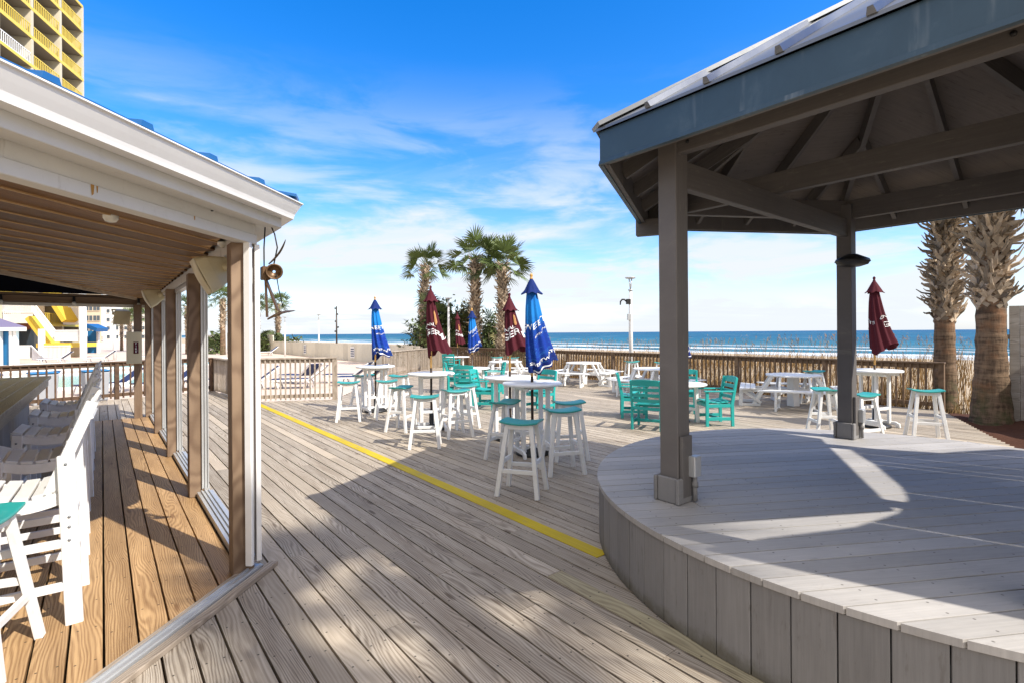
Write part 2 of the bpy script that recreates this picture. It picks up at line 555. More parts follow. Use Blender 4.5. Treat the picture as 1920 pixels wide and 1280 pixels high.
M['rust'] = plain('rust_stain', (0.42, 0.22, 0.05), 0.8, 0, 0.3, 20)
M['glass'] = plain('window_glass', (0.05, 0.07, 0.09), 0.08, 0, 0.2, 1.0, spec=0.9)
M['bulb'] = plain('clear_bulb', (0.72, 0.72, 0.66), 0.1, 0, 0.05, spec=1.0)


def streaked_metal(name, col, streak):
    m, k, p = new_mat(name)
    x, y, z = k.sep(k.n('ShaderNodeAttribute', attribute_name='gc').outputs['Vector'])
    oc = k.n('ShaderNodeTexCoord').outputs['Object']
    ox, oy, oz = k.sep(oc)
    st_ = k.noise(k.comb(k.math('MULTIPLY', x, 5.5), k.math('MULTIPLY', oz, 0.5), 2.0), 1.0, 3.0, 0.75)
    rag = k.noise(k.comb(k.math('MULTIPLY', x, 30.0), k.math('MULTIPLY', oz, 5.0), 0.0), 1.0, 4.0)
    f = k.math('MULTIPLY', k.smooth(st_, 0.60, 0.72), k.smooth(rag, 0.25, 0.6))
    bl = k.noise(oc, 2.2, 7.0, 0.65, 0.5)
    vv = k.math('MULTIPLY_ADD', k.math('SUBTRACT', bl, 0.5), 0.7, 1.0)
    c = k.mix(1.0, col, k.comb(vv, vv, vv), 'MULTIPLY')
    c = k.mix(k.math('MULTIPLY', k.smooth(bl, 0.52, 0.72), 0.25), c, streak)
    c = k.mix(k.math('MULTIPLY', f, 0.6), c, streak)
    k.l(c, p.inputs['Base Color'])
    p.inputs['Roughness'].default_value = 0.45
    p.inputs['Metallic'].default_value = 0.2
    return m


M['bluefascia'] = streaked_metal('blue_grey_metal', (0.042, 0.078, 0.105), (0.20, 0.23, 0.24))


def blue_print():
    m, k, p = new_mat('blue_printed_fabric')
    tcn = k.n('ShaderNodeTexCoord')
    gx, gy, gz = k.sep(k.n('ShaderNodeAttribute', attribute_name='gc').outputs['Vector'])
    nz = k.noise(k.comb(k.math('MULTIPLY', gx, 3.0), k.math('MULTIPLY', gy, 16.0), 0.0), 1.3, 4.0, 0.6, 0.8)
    t = k.math('MULTIPLY_ADD', k.math('SUBTRACT', nz, 0.5), 0.22, gy)      # 0 top .. 1 hem
    c = k.mix(k.smooth(t, 0.06, 0.30), (0.010, 0.13, 0.48), (0.012, 0.19, 0.54))
    c = k.mix(k.smooth(t, 0.36, 0.58), c, (0.005, 0.035, 0.27))
    c = k.mix(k.smooth(t, 0.80, 0.95), c, (0.003, 0.014, 0.12))
    wv = k.smooth(k.math('ABSOLUTE', k.math('SUBTRACT', nz, 0.52)), 0.02, 0.0)
    c = k.mix(k.math('MULTIPLY', wv, k.math('MULTIPLY', k.smooth(t, 0.5, 0.62), 0.35)), c, (0.05, 0.32, 0.70))
    k.l(c, p.inputs['Base Color'])
    p.inputs['Roughness'].default_value = 0.75
    p.inputs['Specular IOR Level'].default_value = 0.2
    return m


M['blueprint'] = blue_print()
M['navy'] = plain('navy_fabric', (0.006, 0.022, 0.13), 0.75, 0, 0.12, 5.0, 0.1, 200, spec=0.2)
M['green'] = plain('palm_leaf', (0.095, 0.130, 0.036), 0.5, 0, 0.35, 2.0, rndvar=0.45, spec=0.35)
M['shrubleaf'] = plain('shrub_leaf', (0.080, 0.105, 0.034), 0.55, 0, 0.35, 2.0, rndvar=0.55, spec=0.3)
M['olive'] = plain('olive_leaf', (0.17, 0.155, 0.06), 0.6, 0, 0.3, 2.0, rndvar=0.5, spec=0.3)
M['boot'] = plain('dry_leaf_base', (0.36, 0.28, 0.195), 0.8, 0, 0.3, 7.0, 0.3, 40, rndvar=0.65)
M['drystraw'] = plain('dry_grass', (0.235, 0.145, 0.058), 0.8, 0, 0.25, 3.0, rndvar=0.5, spec=0.2)
M['bark'] = None


def bark():
    m, k, p = new_mat('palm_bark')
    tcn = k.n('ShaderNodeTexCoord')
    oc = tcn.outputs['Object']
    x, y, z = k.sep(oc)
    ringn = k.noise(k.comb(k.math('MULTIPLY', x, 2.0), k.math('MULTIPLY', y, 2.0), k.math('MULTIPLY', z, 14.0)), 1.0, 5.0, 0.65, 0.5)
    fib = k.noise(k.comb(k.math('MULTIPLY', x, 22.0), k.math('MULTIPLY', y, 22.0), k.math('MULTIPLY', z, 3.5)), 1.0, 5.0, 0.7)
    f = k.math('ADD', k.math('MULTIPLY', ringn, 0.6), k.math('MULTIPLY', fib, 0.4))
    c = k.mix(k.smooth(f, 0.33, 0.66), (0.055, 0.036, 0.024), (0.25, 0.168, 0.105))
    red = k.noise(oc, 2.3, 4.0)
    c = k.mix(k.math('MULTIPLY', k.smooth(red, 0.5, 0.68), 0.5), c, (0.30, 0.145, 0.07))
    moss = k.math('MULTIPLY', k.smooth(z, 1.25, 0.25), k.smooth(k.noise(oc, 5.0, 5.0), 0.42, 0.62))
    c = k.mix(k.math('MULTIPLY', moss, 0.65), c, (0.060, 0.075, 0.030))
    k.l(c, p.inputs['Base Color'])
    p.inputs['Roughness'].default_value = 0.9
    p.inputs['Specular IOR Level'].default_value = 0.2
    b = k.n('ShaderNodeBump')
    b.inputs['Strength'].default_value = 0.9
    b.inputs['Distance'].default_value = 0.03
    k.l(f, b.inputs['Height'])
    k.l(b.outputs[0], p.inputs['Normal'])
    return m


M['bark'] = bark()
M['stucco_w'] = plain('white_stucco', (0.78, 0.77, 0.73), 0.8, 0, 0.04, 1.0, 0.05, 30)
M['stucco_c'] = plain('cream_stucco', (0.60, 0.54, 0.40), 0.8, 0, 0.08, 1.0, 0.05, 30, dirt=(0.45, 0.38, 0.26), dirt_amt=0.3, dscale=.6)
M['stucco_b'] = plain('beige_stucco', (0.60, 0.50, 0.36), 0.8, 0, 0.05, 1.0, 0.05, 30)
M['stucco_g'] = plain('shaded_taupe_stucco', (0.22, 0.19, 0.155), 0.8, 0, 0.05, 1.0)  # balcony shade put into the wall and slab colour
M['stucco_y'] = plain('yellow_stucco', (0.74, 0.50, 0.06), 0.7, 0, 0.05, 1.0)
M['yrail'] = plain('yellow_railing_paint', (0.74, 0.56, 0.10), 0.5, 0, 0.05, 2.0)
M['redbrown'] = plain('red_brown_wall', (0.28, 0.11, 0.065), 0.8, 0, 0.12, 3.0)
M['bluewall'] = plain('blue_wall', (0.015, 0.16, 0.36), 0.6, 0, 0.08, 2.0)
M['violet'] = plain('violet_shingles', (0.17, 0.15, 0.26), 0.7, 0, 0.2, 20)
M['concrete'] = plain('pink_concrete', (0.62, 0.50, 0.41), 0.85, 0, 0.08, 0.6, 0.1, 60, dirt=(0.45, 0.36, 0.30), dirt_amt=0.35, dscale=0.5)
M['mulch'] = plain('red_mulch', (0.085, 0.040, 0.026), 0.95, 0, 0.6, 60.0, 1.0, 90, spec=0.1)
M['navycush'] = plain('navy_sling', (0.01, 0.025, 0.10), 0.7, 0, 0.1)
M['bin'] = plain('grey_bin_plastic', (0.36, 0.37, 0.38), 0.5, 0, 0.06)
M['fencecream'] = painted('cream_fence_paint', (0.66, 0.61, 0.50), (0.35, 0.30, 0.22), 0.3, 0.7, 0.2, 0.1, 0.1)


def pool_mat():
    m, k, p = new_mat('pool_water')
    tcn = k.n('ShaderNodeTexCoord')
    nz = k.noise(tcn.outputs['Object'], 1.5, 4.0)
    k.l(k.mix(nz, (0.10, 0.50, 0.52), (0.22, 0.62, 0.62)), p.inputs['Base Color'])
    p.inputs['Roughness'].default_value = 0.15
    b = k.n('ShaderNodeBump')
    b.inputs['Strength'].default_value = 0.2
    k.l(k.noise(tcn.outputs['Object'], 4.0, 3.0), b.inputs['Height'])
    k.l(b.outputs[0], p.inputs['Normal'])
    return m


M['pool'] = pool_mat()


def sea_mat():
    m, k, p = new_mat('sea_water')
    tcn = k.n('ShaderNodeTexCoord')
    oc = tcn.outputs['Object']
    dn = k.vmath('DOT_PRODUCT', oc, tuple(N))
    ds = k.vmath('DOT_PRODUCT', oc, tuple(B))
    big = k.noise(k.comb(k.math('MULTIPLY', ds, 0.006), k.math('MULTIPLY', dn, 0.012), 0.0), 1.0, 4.0)
    c = k.mix(k.smooth(dn, 110.0, 420.0), (0.016, 0.130, 0.185), (0.007, 0.085, 0.160))
    c = k.mix(k.smooth(dn, 500.0, 2600.0), c, (0.010, 0.075, 0.17))
    c = k.mix(k.math('MULTIPLY', k.smooth(big, 0.45, 0.65), 0.5), c, (0.02, 0.17, 0.27))
    # breakers: ragged foam lines parallel to the shore
    wob = k.noise(k.comb(k.math('MULTIPLY', ds, 0.010), k.math('MULTIPLY', dn, 0.02), 3.0), 1.0, 4.0)
    dnw = k.math('MULTIPLY_ADD', k.math('SUBTRACT', wob, 0.5), 55.0, dn)
    br = k.math('FRACT', k.math('DIVIDE', dnw, 24.0))
    crest = k.smooth(br, 0.50, 0.95)
    near = k.smooth(dnw, 205.0, 118.0)
    fo = k.noise(k.comb(k.math('MULTIPLY', ds, 0.07), k.math('MULTIPLY', dn, 0.22), 7.0), 1.0, 6.0, 0.65)
    foam = k.math('MULTIPLY', near, k.smooth(k.math('ADD', k.math('MULTIPLY', crest, 0.45), fo), 0.60, 0.76))
    foam = k.math('MAXIMUM', foam, k.math('MULTIPLY', k.smooth(dnw, 124.0, 106.0), 0.8))
    # white caps farther out
    wc = k.noise(k.comb(k.math('MULTIPLY', ds, 0.022), k.math('MULTIPLY', dn, 0.060), 1.0), 1.0, 5.0, 0.6)
    cap = k.math('MULTIPLY', k.smooth(wc, 0.635, 0.70), k.smooth(dn, 2200.0, 300.0))
    foam = k.math('MAXIMUM', foam, k.math('MULTIPLY', cap, 0.7), clamp=True)
    c = k.mix(foam, c, (0.72, 0.74, 0.74))
    k.l(c, p.inputs['Base Color'])
    p.inputs['Roughness'].default_value = 0.55
    p.inputs['Specular IOR Level'].default_value = 0.18
    b = k.n('ShaderNodeBump')
    b.inputs['Strength'].default_value = 0.5
    b.inputs['Distance'].default_value = 0.8
    k.l(k.noise(k.comb(k.math('MULTIPLY', ds, 0.15), k.math('MULTIPLY', dn, 0.35), 0.0), 1.0, 5.0), b.inputs['Height'])
    k.l(b.outputs[0], p.inputs['Normal'])
    return m


M['sea'] = sea_mat()
M['sand'] = plain('beach_sand', (0.44, 0.355, 0.245), 0.95, 0, 0.12, 0.3, 0.2, 8, dirt=(0.42, 0.33, 0.2), dirt_amt=0.4, dscale=0.15)

# ------------------------------------------------------------------ ground, dune, beach, sea
def dune_z(n, s):
    w_ = 0.12 * math.sin(s * 0.21) + 0.10 * math.sin(s * 0.083 + 1.0) + 0.08 * math.sin(n * 0.5 + s * 0.31)
    if n < 14: return -0.62
    if n < 20: return -0.62 + (n - 14) / 6 * 0.45 + w_ * (n - 14) / 6
    if n < 34: return -0.17 + w_ + 0.10 * math.sin((n - 20) / 14 * pi)
    if n < 60: return (-0.17 + w_) * (60 - n) / 26 - 1.7 * (n - 34) / 26
    if n < 110: return -1.7 - 1.4 * (n - 60) / 50
    return -3.1 - (n - 110) * 0.02


ns = [-3000, -300, -60, 0, 13.9] + [14 + i * 1.5 for i in range(31)] + [62, 70, 80, 95, 110, 125, 140, 155, 200, 400]
ss = [-3000, -500, -120, -60] + [-40 + i * 2.5 for i in range(50)] + [90, 110, 140, 180, 250, 400, 900, 4000]
mb = MB()
vs = [sn(s_, n_, dune_z(n_, s_)) for n_ in ns for s_ in ss]
ks = len(ss)
mb.add(vs, [(i * ks + j, i * ks + j + 1, (i + 1) * ks + j + 1, (i + 1) * ks + j) for i in range(len(ns) - 1) for j in range(ks - 1)], smooth=True)
tag(mb.build('ground', M['sand']), kind='structure')
mb = MB()
mb.add([sn(-30000, 92, -3.0), sn(-30000, 40000, -3.0), sn(45000, 40000, -3.0), sn(45000, 92, -3.0)], [(0, 1, 2, 3)])
tag(mb.build('sea', M['sea']), kind='structure')

# pool terrace left of the deck
mb = MB()
mb.add([sn(13.2, 15.2, -0.15), sn(13.2, -260, -0.15), sn(330, -260, -0.15), sn(330, 15.2, -0.15)], [(0, 3, 2, 1)])
tag(mb.build('pool_terrace', M['concrete']), kind='structure')
# pools
def pool(s0, s1, n0, n1):
    mb = MB()
    mb.add([sn(s0, n0, -0.135), sn(s1, n0, -0.135), sn(s1, n1, -0.135), sn(s0, n1, -0.135)], [(0, 1, 2, 3)])
    o = mb.build('pool_water', M['pool'])
    tag(o, kind='structure')
    mb = MB()
    for a, b in ((sn(s0 - .2, n0 - .2), sn(s1 + .2, n0 - .2)), (sn(s1 + .2, n0 - .2), sn(s1 + .2, n1 + .2)), (sn(s1 + .2, n1 + .2), sn(s0 - .2, n1 + .2)), (sn(s0 - .2, n1 + .2), sn(s0 - .2, n0 - .2))):
        a.z = b.z = -0.12
        mb.beam(a, b, 0.36, 0.10)
    tag(mb.build('pool_coping', M['stucco_w']), kind='structure')


pool(24.5, 33.0, -9.5, 2.2)
pool(38.0, 47.0, -4.0, 8.0)

# ------------------------------------------------------------------ plank floors
def plank_floor(name, mat, poly, width=0.137, gap=0.012, thick=0.038, ax=B, ay=N, ztop=0.0, lens=(2.4, 4.9), skip=None, parent=None, joint=0.003):
    """boards along ax filling a polygon of world points"""
    P = [(V((x, y, 0)).dot(ax), V((x, y, 0)).dot(ay)) for x, y in poly]
    n0 = min(p[1] for p in P); n1 = max(p[1] for p in P)
    mb = MB()
    R = Matrix((ax, ay, V((0, 0, 1)))).transposed()
    y = n0 + width / 2
    while y < n1:
        xs = []
        for i in range(len(P)):
            a, b = P[i], P[(i + 1) % len(P)]
            if (a[1] - y) * (b[1] - y) < 0:
                xs.append(a[0] + (y - a[1]) / (b[1] - a[1]) * (b[0] - a[0]))
        xs.sort()
        for i in range(0, len(xs) - 1, 2):
            x = xs[i]; e = xs[i + 1]
            first = True
            while x < e - 0.02:
                L = random.uniform(*lens)
                if first: L *= random.uniform(0.3, 1.0); first = False
                x2 = min(e, x + L)
                if e - x2 < 0.35: x2 = e
                c = ax * ((x + x2) / 2) + ay * y
                c.z = ztop - thick / 2 + random.uniform(-0.0012, 0.0012)
                mb.box(c, (x2 - x - joint, width - random.uniform(0, 0.002), thick), R)
                x = x2
        y += width + gap
    return mb.build(name, mat, parent, recalc=False)


K0 = V((-1.92, 3.78, 0))
KEND = K0 + B * 9.45
deck_poly = [(-2.72, -3.2), (K0.x, K0.y), (KEND.x, KEND.y), (-13.0, 7.1), (-14.0, 10.4), (-12.5, 12.3), (-9.4, 16.2), (-6.8, 13.45), (-4.8, 13.85), (-5.1, 20.3), (-3.6, 27.3), (9.35, 11.15),
             (7.9, 8.5), (7.25, 7.2), (6.6, 5.6), (6.6, 3.3), (3.9, .6), (3.9, -3.2)]
tag(plank_floor('deck', M['deck'], deck_poly), kind='structure')
tag(plank_floor('bar_floor', M['barfloor'], [(-2.75, -3.2), (K0.x - .03, K0.y), (KEND.x - .03, KEND.y), (-13.0, 7.1), (-9.5, -3.2)], width=0.145, lens=(3.0, 5.0), ztop=0.004), kind='structure')
# painted edge strip on the deck
mb = MB()
mb.beam(V((-6.62, 13.2, 0.004)), V((0.70, 4.02, 0.004)), 0.135, 0.004)
tag(mb.build('yellow_strip', M['yellow']), kind='structure')
for a_, b_ in (((.30, 3.72), (1.46, 2.25)),):
    mb = MB()
    mb.beam(V((*a_, 0.003)), V((*b_, 0.003)), 0.137, 0.003)
    tag(mb.build('yellowed_board', M['yellowboard']), kind='structure')
# mulch bed by the right-hand palms
mb = MB()
bed = [(9.35, 11.15), (7.9, 8.5), (7.25, 7.2), (6.7, 5.6), (7.5, 4.2), (10.0, 5.5), (11.5, 9.0), (11.3, 11.2)]
random.seed(3)
G = 40
pts = []
for i in range(G + 1):
    for j in range(G + 1):
        x = 6.6 + 5.2 * i / G; y = 4.2 + 7.2 * j / G
        pts.append((x, y, -0.05 + random.uniform(-.025, .03) + 0.05 * math.sin(x * 3) * math.cos(y * 2.3)))
def inpoly(x, y, poly):
    c = False
    for i in range(len(poly)):
        x1, y1 = poly[i]; x2, y2 = poly[i - 1]
        if (y1 > y) != (y2 > y) and x < (x2 - x1) * (y - y1) / (y2 - y1) + x1: c = not c
    return c
fs = []
for i in range(G):
    for j in range(G):
        x = 6.6 + 5.2 * (i + .5) / G; y = 4.2 + 7.2 * (j + .5) / G
        if inpoly(x, y, bed):
            a = i * (G + 1) + j
            fs.append((a, a + G + 1, a + G + 2, a + 1))
mb.add([V(p) for p in pts], fs, smooth=True)
tag(mb.build('mulch_bed', M['mulch']), kind='structure')

# ------------------------------------------------------------------ stage and gazebo
random.seed(11)
GC = V((3.13, 4.05, 0))
PR, CR = 1.966, 2.52
ZP = 0.525
SR = 2.43
H81 = V((math.sin(rad(81.3)), math.cos(rad(81.3)), 0))
H171 = V((math.sin(rad(-8.7)), math.cos(rad(-8.7)), 0))
def hexv(i, r):
    # 0: left (az 261.3), then clockwise through the far side
    a = rad(261.3 + 60 * i)
    return GC + V((math.sin(a), math.cos(a), 0)) * r


stage = empty('stage', GC)
tag(stage, 'round grey painted plank stage with vertical board skirt under the gazebo', 'stage')
circ = [(GC.x + SR * math.cos(2 * pi * k / 96), GC.y + SR * math.sin(2 * pi * k / 96)) for k in range(96)]
# floor boards trimmed to the circle
mb = MB()
wd = 0.138; gp = 0.009
y = -SR + 0.05
while y < SR:
    ya, yb = y, min(y + wd, SR - 0.001)
    def xr(q): return math.sqrt(max(SR * SR - q * q, 0.0))
    cuts = sorted(random.uniform(-SR, SR) for _ in range(random.choice((0, 1, 1, 2))))
    edges = [None] + cuts + [None]
    for c0, c1_ in zip(edges[:-1], edges[1:]):
        m_ = 6
        left = []; right = []
        for q in range(m_ + 1):
            yy = ya + (yb - ya) * q / m_
            l_ = -xr(yy) if c0 is None else max(c0 + .002, -xr(yy))
            r_ = xr(yy) if c1_ is None else min(c1_ - .002, xr(yy))
            left.append((l_, yy)); right.append((r_, yy))
        if max(b[0] - a[0] for a, b in zip(left, right)) < 0.05: continue
        right = [(max(r_[0], l_[0] + 0.004), r_[1]) for l_, r_ in zip(left, right)]
        poly = left[::-1] + right
        rn = random.random()
        t0 = ZP + random.uniform(-.001, .001)
        vs = [GC + H81 * p[0] + H171 * p[1] + V((0, 0, t0)) for p in poly] + [GC + H81 * p[0] + H171 * p[1] + V((0, 0, t0 - .036)) for p in poly]
        k_ = len(poly)
        gcs = [(p[0] + rn * 13, p[1] - (ya + yb) / 2, rn * 71) for p in poly] * 2
        fs = [tuple(range(k_)), tuple(reversed(range(k_, 2 * k_)))] + [(i, i + k_, (i + 1) % k_ + k_, (i + 1) % k_) for i in range(k_)]
        mb.add(vs, fs, gcs, rn)
    y += wd + gp
mb.build('stage_floor', M['stage'], stage, bevel=0.002)
# skirt
mb = MB()
nb = 78
for k_ in range(nb):
    a0 = 2 * pi * k_ / nb + 0.0012; a1 = 2 * pi * (k_ + 1) / nb - 0.0012
    ro = SR - 0.015 + random.uniform(-.002, .003); ri = ro - 0.024
    ztop = ZP - 0.038
    m_ = 3
    vs = []; gcs = []
    rn = random.random()
    for z_ in (0.006, ztop - random.uniform(0, .004)):
        for q in range(m_ + 1):
            a = a0 + (a1 - a0) * q / m_
            vs.append(V((GC.x + ro * math.cos(a), GC.y + ro * math.sin(a), z_))); gcs.append((z_ + rn * 13, (a - (a0 + a1) / 2) * ro, rn * 71))
        for q in range(m_, -1, -1):
            a = a0 + (a1 - a0) * q / m_
            vs.append(V((GC.x + ri * math.cos(a), GC.y + ri * math.sin(a), z_))); gcs.append((z_ + rn * 13, (a - (a0 + a1) / 2) * ro, rn * 71 + .02))
    k2 = 2 * (m_ + 1)
    fs = [tuple(reversed(range(k2))), tuple(range(k2, 2 * k2))] + [(i, (i + 1) % k2, (i + 1) % k2 + k2, i + k2) for i in range(k2)]
    mb.add(vs, fs, gcs, rn)
mb.build('skirt', M['skirt'], stage, bevel=0.003)
mb = MB()
mb.lathe([(SR - 0.05, 0.004), (SR - 0.05, ZP - 0.04)], 96, GC)
mb.build('inner_rim', M['black'], stage)

gaz = empty('gazebo', GC + V((0, 0, ZP)))
tag(gaz, 'hexagonal dark taupe timber gazebo with blue grey fascia and metal roof', 'gazebo')
ZR = 3.02            # underside of ring beams
ZT = 2.815           # underside of the cross tie
ZF = 2.945           # underside of the fascia
FH = 0.235
PITCH = 0.60
ZE = ZF + FH         # eave top
def face_rot(az):
    x = V((math.sin(rad(az)), math.cos(rad(az)), 0)); y = V((-x.y, x.x, 0))
    return Matrix((x, y, V((0, 0, 1)))).transposed()


for i in range(6):
    p = hexv(i, PR)
    if i == 1: p.x -= 0.13
    R = face_rot(-38.7)
    mb = MB()
    mb.beam(p + V((0, 0, ZP)), p + V((0, 0, ZR + 0.16)), 0.15, 0.15, up=N)
    post = mb.build('post', M['gaz'], gaz, bevel=0.005)
    mb = MB()
    for (dx, dy, sx_, sy_) in ((0.092, 0, 0.026, 0.235), (-0.092, 0, 0.026, 0.235), (0, 0.092, 0.155, 0.026), (0, -0.092, 0.155, 0.026)):
        mb.box(p + R @ V((dx, dy, 0)) + V((0, 0, ZP + 0.092)), (sx_, sy_, 0.18), R)
    mb.build('post_base', M['gazlight'], post, bevel=0.006)
    if i in (0, 2):
        mb = MB()
        q = p + R @ V((-0.092, 0.0, 0)) + V((0, 0, ZP + 0.28))
        mb.box(q + V((0, 0, -0.02)), (0.028, 0.12, 0.44), R)
        mb.build('cover_board', M['gaz'], post, bevel=0.004)
        mb = MB()
        q = p + R @ V((-0.128, -0.055, 0)) + V((0, 0, ZP + 0.26))
        mb.box(q, (0.055, 0.085, 0.15), R)
        ob = mb.build('outlet_box', M['alum'], post, bevel=0.006)
        mb = MB()
        mb.tube([q + V((0, 0, -.07)), q + V((0, 0, -.25))], 0.017, 10)
        mb.tube([q + V((0, 0, -.115)), q + V((0, 0, -.15))], 0.024, 10)
        mb.build('conduit', M['gazlight'], ob)
# ring beams, fascia
for i in range(6):
    a, b = hexv(i, PR), hexv(i + 1, PR)
    mb = MB()
    mid = (a + b) / 2; outw = (mid - GC).normalized()
    d_ = (b - a).normalized()
    off = outw * 0.02
    mb.beam(a + off - d_ * 0.02 + V((0, 0, ZR + 0.105)), b + off + d_ * 0.02 + V((0, 0, ZR + 0.105)), 0.075, 0.21)
    mb.build('ring_beam', M['gaz'], gaz, bevel=0.004)
    a, b = hexv(i, CR), hexv(i + 1, CR)
    mb = MB()
    mb.extrude([(0, 0), (0.022, 0), (0.022, FH), (0, FH)], a + V((0, 0, ZF)), -outw, (0, 0, 1), b - a)
    # drip lip
    mb.extrude([(-0.012, 0.0), (0.0, 0.0), (0.0, 0.03), (-0.004, 0.03)], a + V((0, 0, ZF)), -outw, (0, 0, 1), b - a)
    mb.build('fascia', M['bluefascia'], gaz)
    mb = MB()
    mb.extrude([(0.024, 0.008), (0.062, 0.008), (0.062, FH - 0.03), (0.024, FH - 0.03)], a + V((0, 0, ZF)) + d_ * .02, -outw, (0, 0, 1), (b - a) - d_ * .04)
    mb.build('sub_fascia', M['gaz'], gaz)
# ties
def tie(a, b, z, ext=0.25):
    d_ = (b - a).normalized()
    mb = MB()
    mb.beam(a - d_ * ext + V((0, 0, z + .095)), b + d_ * ext + V((0, 0, z + .095)), 0.075, 0.20)
    mb.build('tie_beam', M['gaz'], gaz, bevel=0.004)


tie(hexv(0, PR), hexv(2, PR), ZT, 0.06)
tie(hexv(1, PR), hexv(4, PR), ZR + 0.02, 0.0)
tie(hexv(3, PR), hexv(5, PR), ZT, 0.06)
p1_ = hexv(1, PR); p1_.x -= .13
mb = MB()
mb.beam(p1_ + V((.04, -.02, ZT + .09)), p1_ + V((-.37, .15, ZT + .09)), 0.09, 0.18)
mb.build('beam_stub', M['gaz'], gaz, bevel=0.006)
# roof: sheathing below, standing seam sheet above
APX = GC + V((0, 0, ZE + 0.01 + CR * 0.866 * PITCH))
mb = MB()
for i in range(6):
    a, b = hexv(i, CR - 0.03), hexv(i + 1, CR - 0.03)
    a.z = b.z = ZE - 0.045
    mb.add([a, b, APX - V((0, 0, .065)), a + V((0, 0, .02)), b + V((0, 0, .02)), APX - V((0, 0, .045))], [(0, 2, 1), (3, 4, 5), (0, 1, 4, 3)])
mb.build('roof_sheathing', M['ply'], gaz, recalc=False)
mb = MB()
for i in range(6):
    a, b = hexv(i, CR + 0.03), hexv(i + 1, CR + 0.03)
    a.z = b.z = ZE - 0.0
    ap = APX + V((0, 0, 0.025))
    nrm = (b - a).cross(ap - a).normalized()
    if nrm.z < 0: nrm = -nrm
    mb.add([a, b, ap, a + V((0, 0, .02)), b + V((0, 0, .02)), ap + V((0, 0, .02))], [(0, 2, 1), (3, 4, 5), (0, 1, 4, 3)])
    # standing seams
    outw = ((a + b) / 2 - V((GC.x, GC.y, a.z))); outw.z = 0
    L = (b - a).length
    d_ = (b - a) / L
    for q in range(-3, 4):
        t_ = q * 0.41
        if abs(t_) > L / 2 - .1: continue
        p0 = (a + b) / 2 + d_ * t_
        frac = 1 - abs(t_) / (L / 2)
        p1 = p0 + (ap - (a + b) / 2) * frac
        up = nrm
        mb.extrude([(-.022, 0.018), (.022, 0.018), (.012, 0.055), (-.012, 0.055)], p0, d_, up, p1 - p0)
    # hip cap
    mb.beam(a + V((0, 0, .035)), ap + V((0, 0, .035)), 0.14, 0.03)
mb.build('roof', M['roofmetal'], gaz, recalc=False)
mb = MB()
mb.lathe([(0.16, APX.z + 0.02), (0.12, APX.z + 0.12), (0.03, APX.z + 0.2)], 12, V((GC.x, GC.y, 0)))
mb.build('roof_cap', M['roofmetal'], gaz)
# rafters
for i in range(6):
    mb = MB()
    a = hexv(i, CR - 0.08); a.z = ZE - 0.13
    mb.beam(a, APX - V((0, 0, .15)), 0.045, 0.14)
    mb.build('hip_rafter', M['gaz'], gaz)
    a, b = hexv(i, CR - .07), hexv(i + 1, CR - .07)
    d_ = (b - a).normalized(); L = (b - a).length
    for t_ in (-0.62, 0.0, 0.62):
        p0 = (a + b) / 2 + d_ * t_
        frac = 1 - abs(t_) / (L / 2)
        top = V((GC.x, GC.y, 0))
        p1 = p0 + (top - (a + b) / 2) * frac * 0.98
        p1.z = 0; q0 = p0.copy()
        run = (p1 - q0).length
        q0.z = ZE - 0.115
        p1.z = q0.z + run * PITCH * 0.99
        mb = MB()
        mb.beam(q0, p1, 0.038, 0.12)
        mb.build('rafter', M['gaz'], gaz)
# bolts through the beams at each post
for i in range(6):
    p = hexv(i, PR)
    outw = (p - GC).normalized()
    for q in (-1, 1):
        az_ = rad(261.3 + 60 * i + 60 * q)
        d2 = V((math.sin(az_), math.cos(az_), 0)) * -1
        mb = MB()
        for z_ in (ZR + .06, ZR + .15):
            c_ = p + (hexv(i + q, PR) - p).normalized() * .16 + outw * .0
            nn = ((hexv(i + q, PR) + p) / 2 - GC).normalized()
            c_ = c_ + nn * .055 + V((0, 0, z_ - c_.z))
            mb.tube([c_, c_ + nn * .012], .013, 8)
        mb.build('bolt_pair', M['black'], gaz)
# lamp on the far post
p = hexv(2, PR)
mb = MB()
cx = p + V((-0.0, -0.11, 2.52))
mb.lathe([(0.01, 0.09), (0.05, 0.085), (0.17, 0.03), (0.185, 0.0), (0.175, -0.005), (0.16, -0.03), (0.08, -0.055), (0.01, -0.06)], 20, cx, sx=1.0, sy=0.8)
mb.tube([cx + V((0, .05, .02)), p + V((0, -.07, 2.54))], 0.02, 8)
mb.build('dome_lamp', M['black'], gaz)

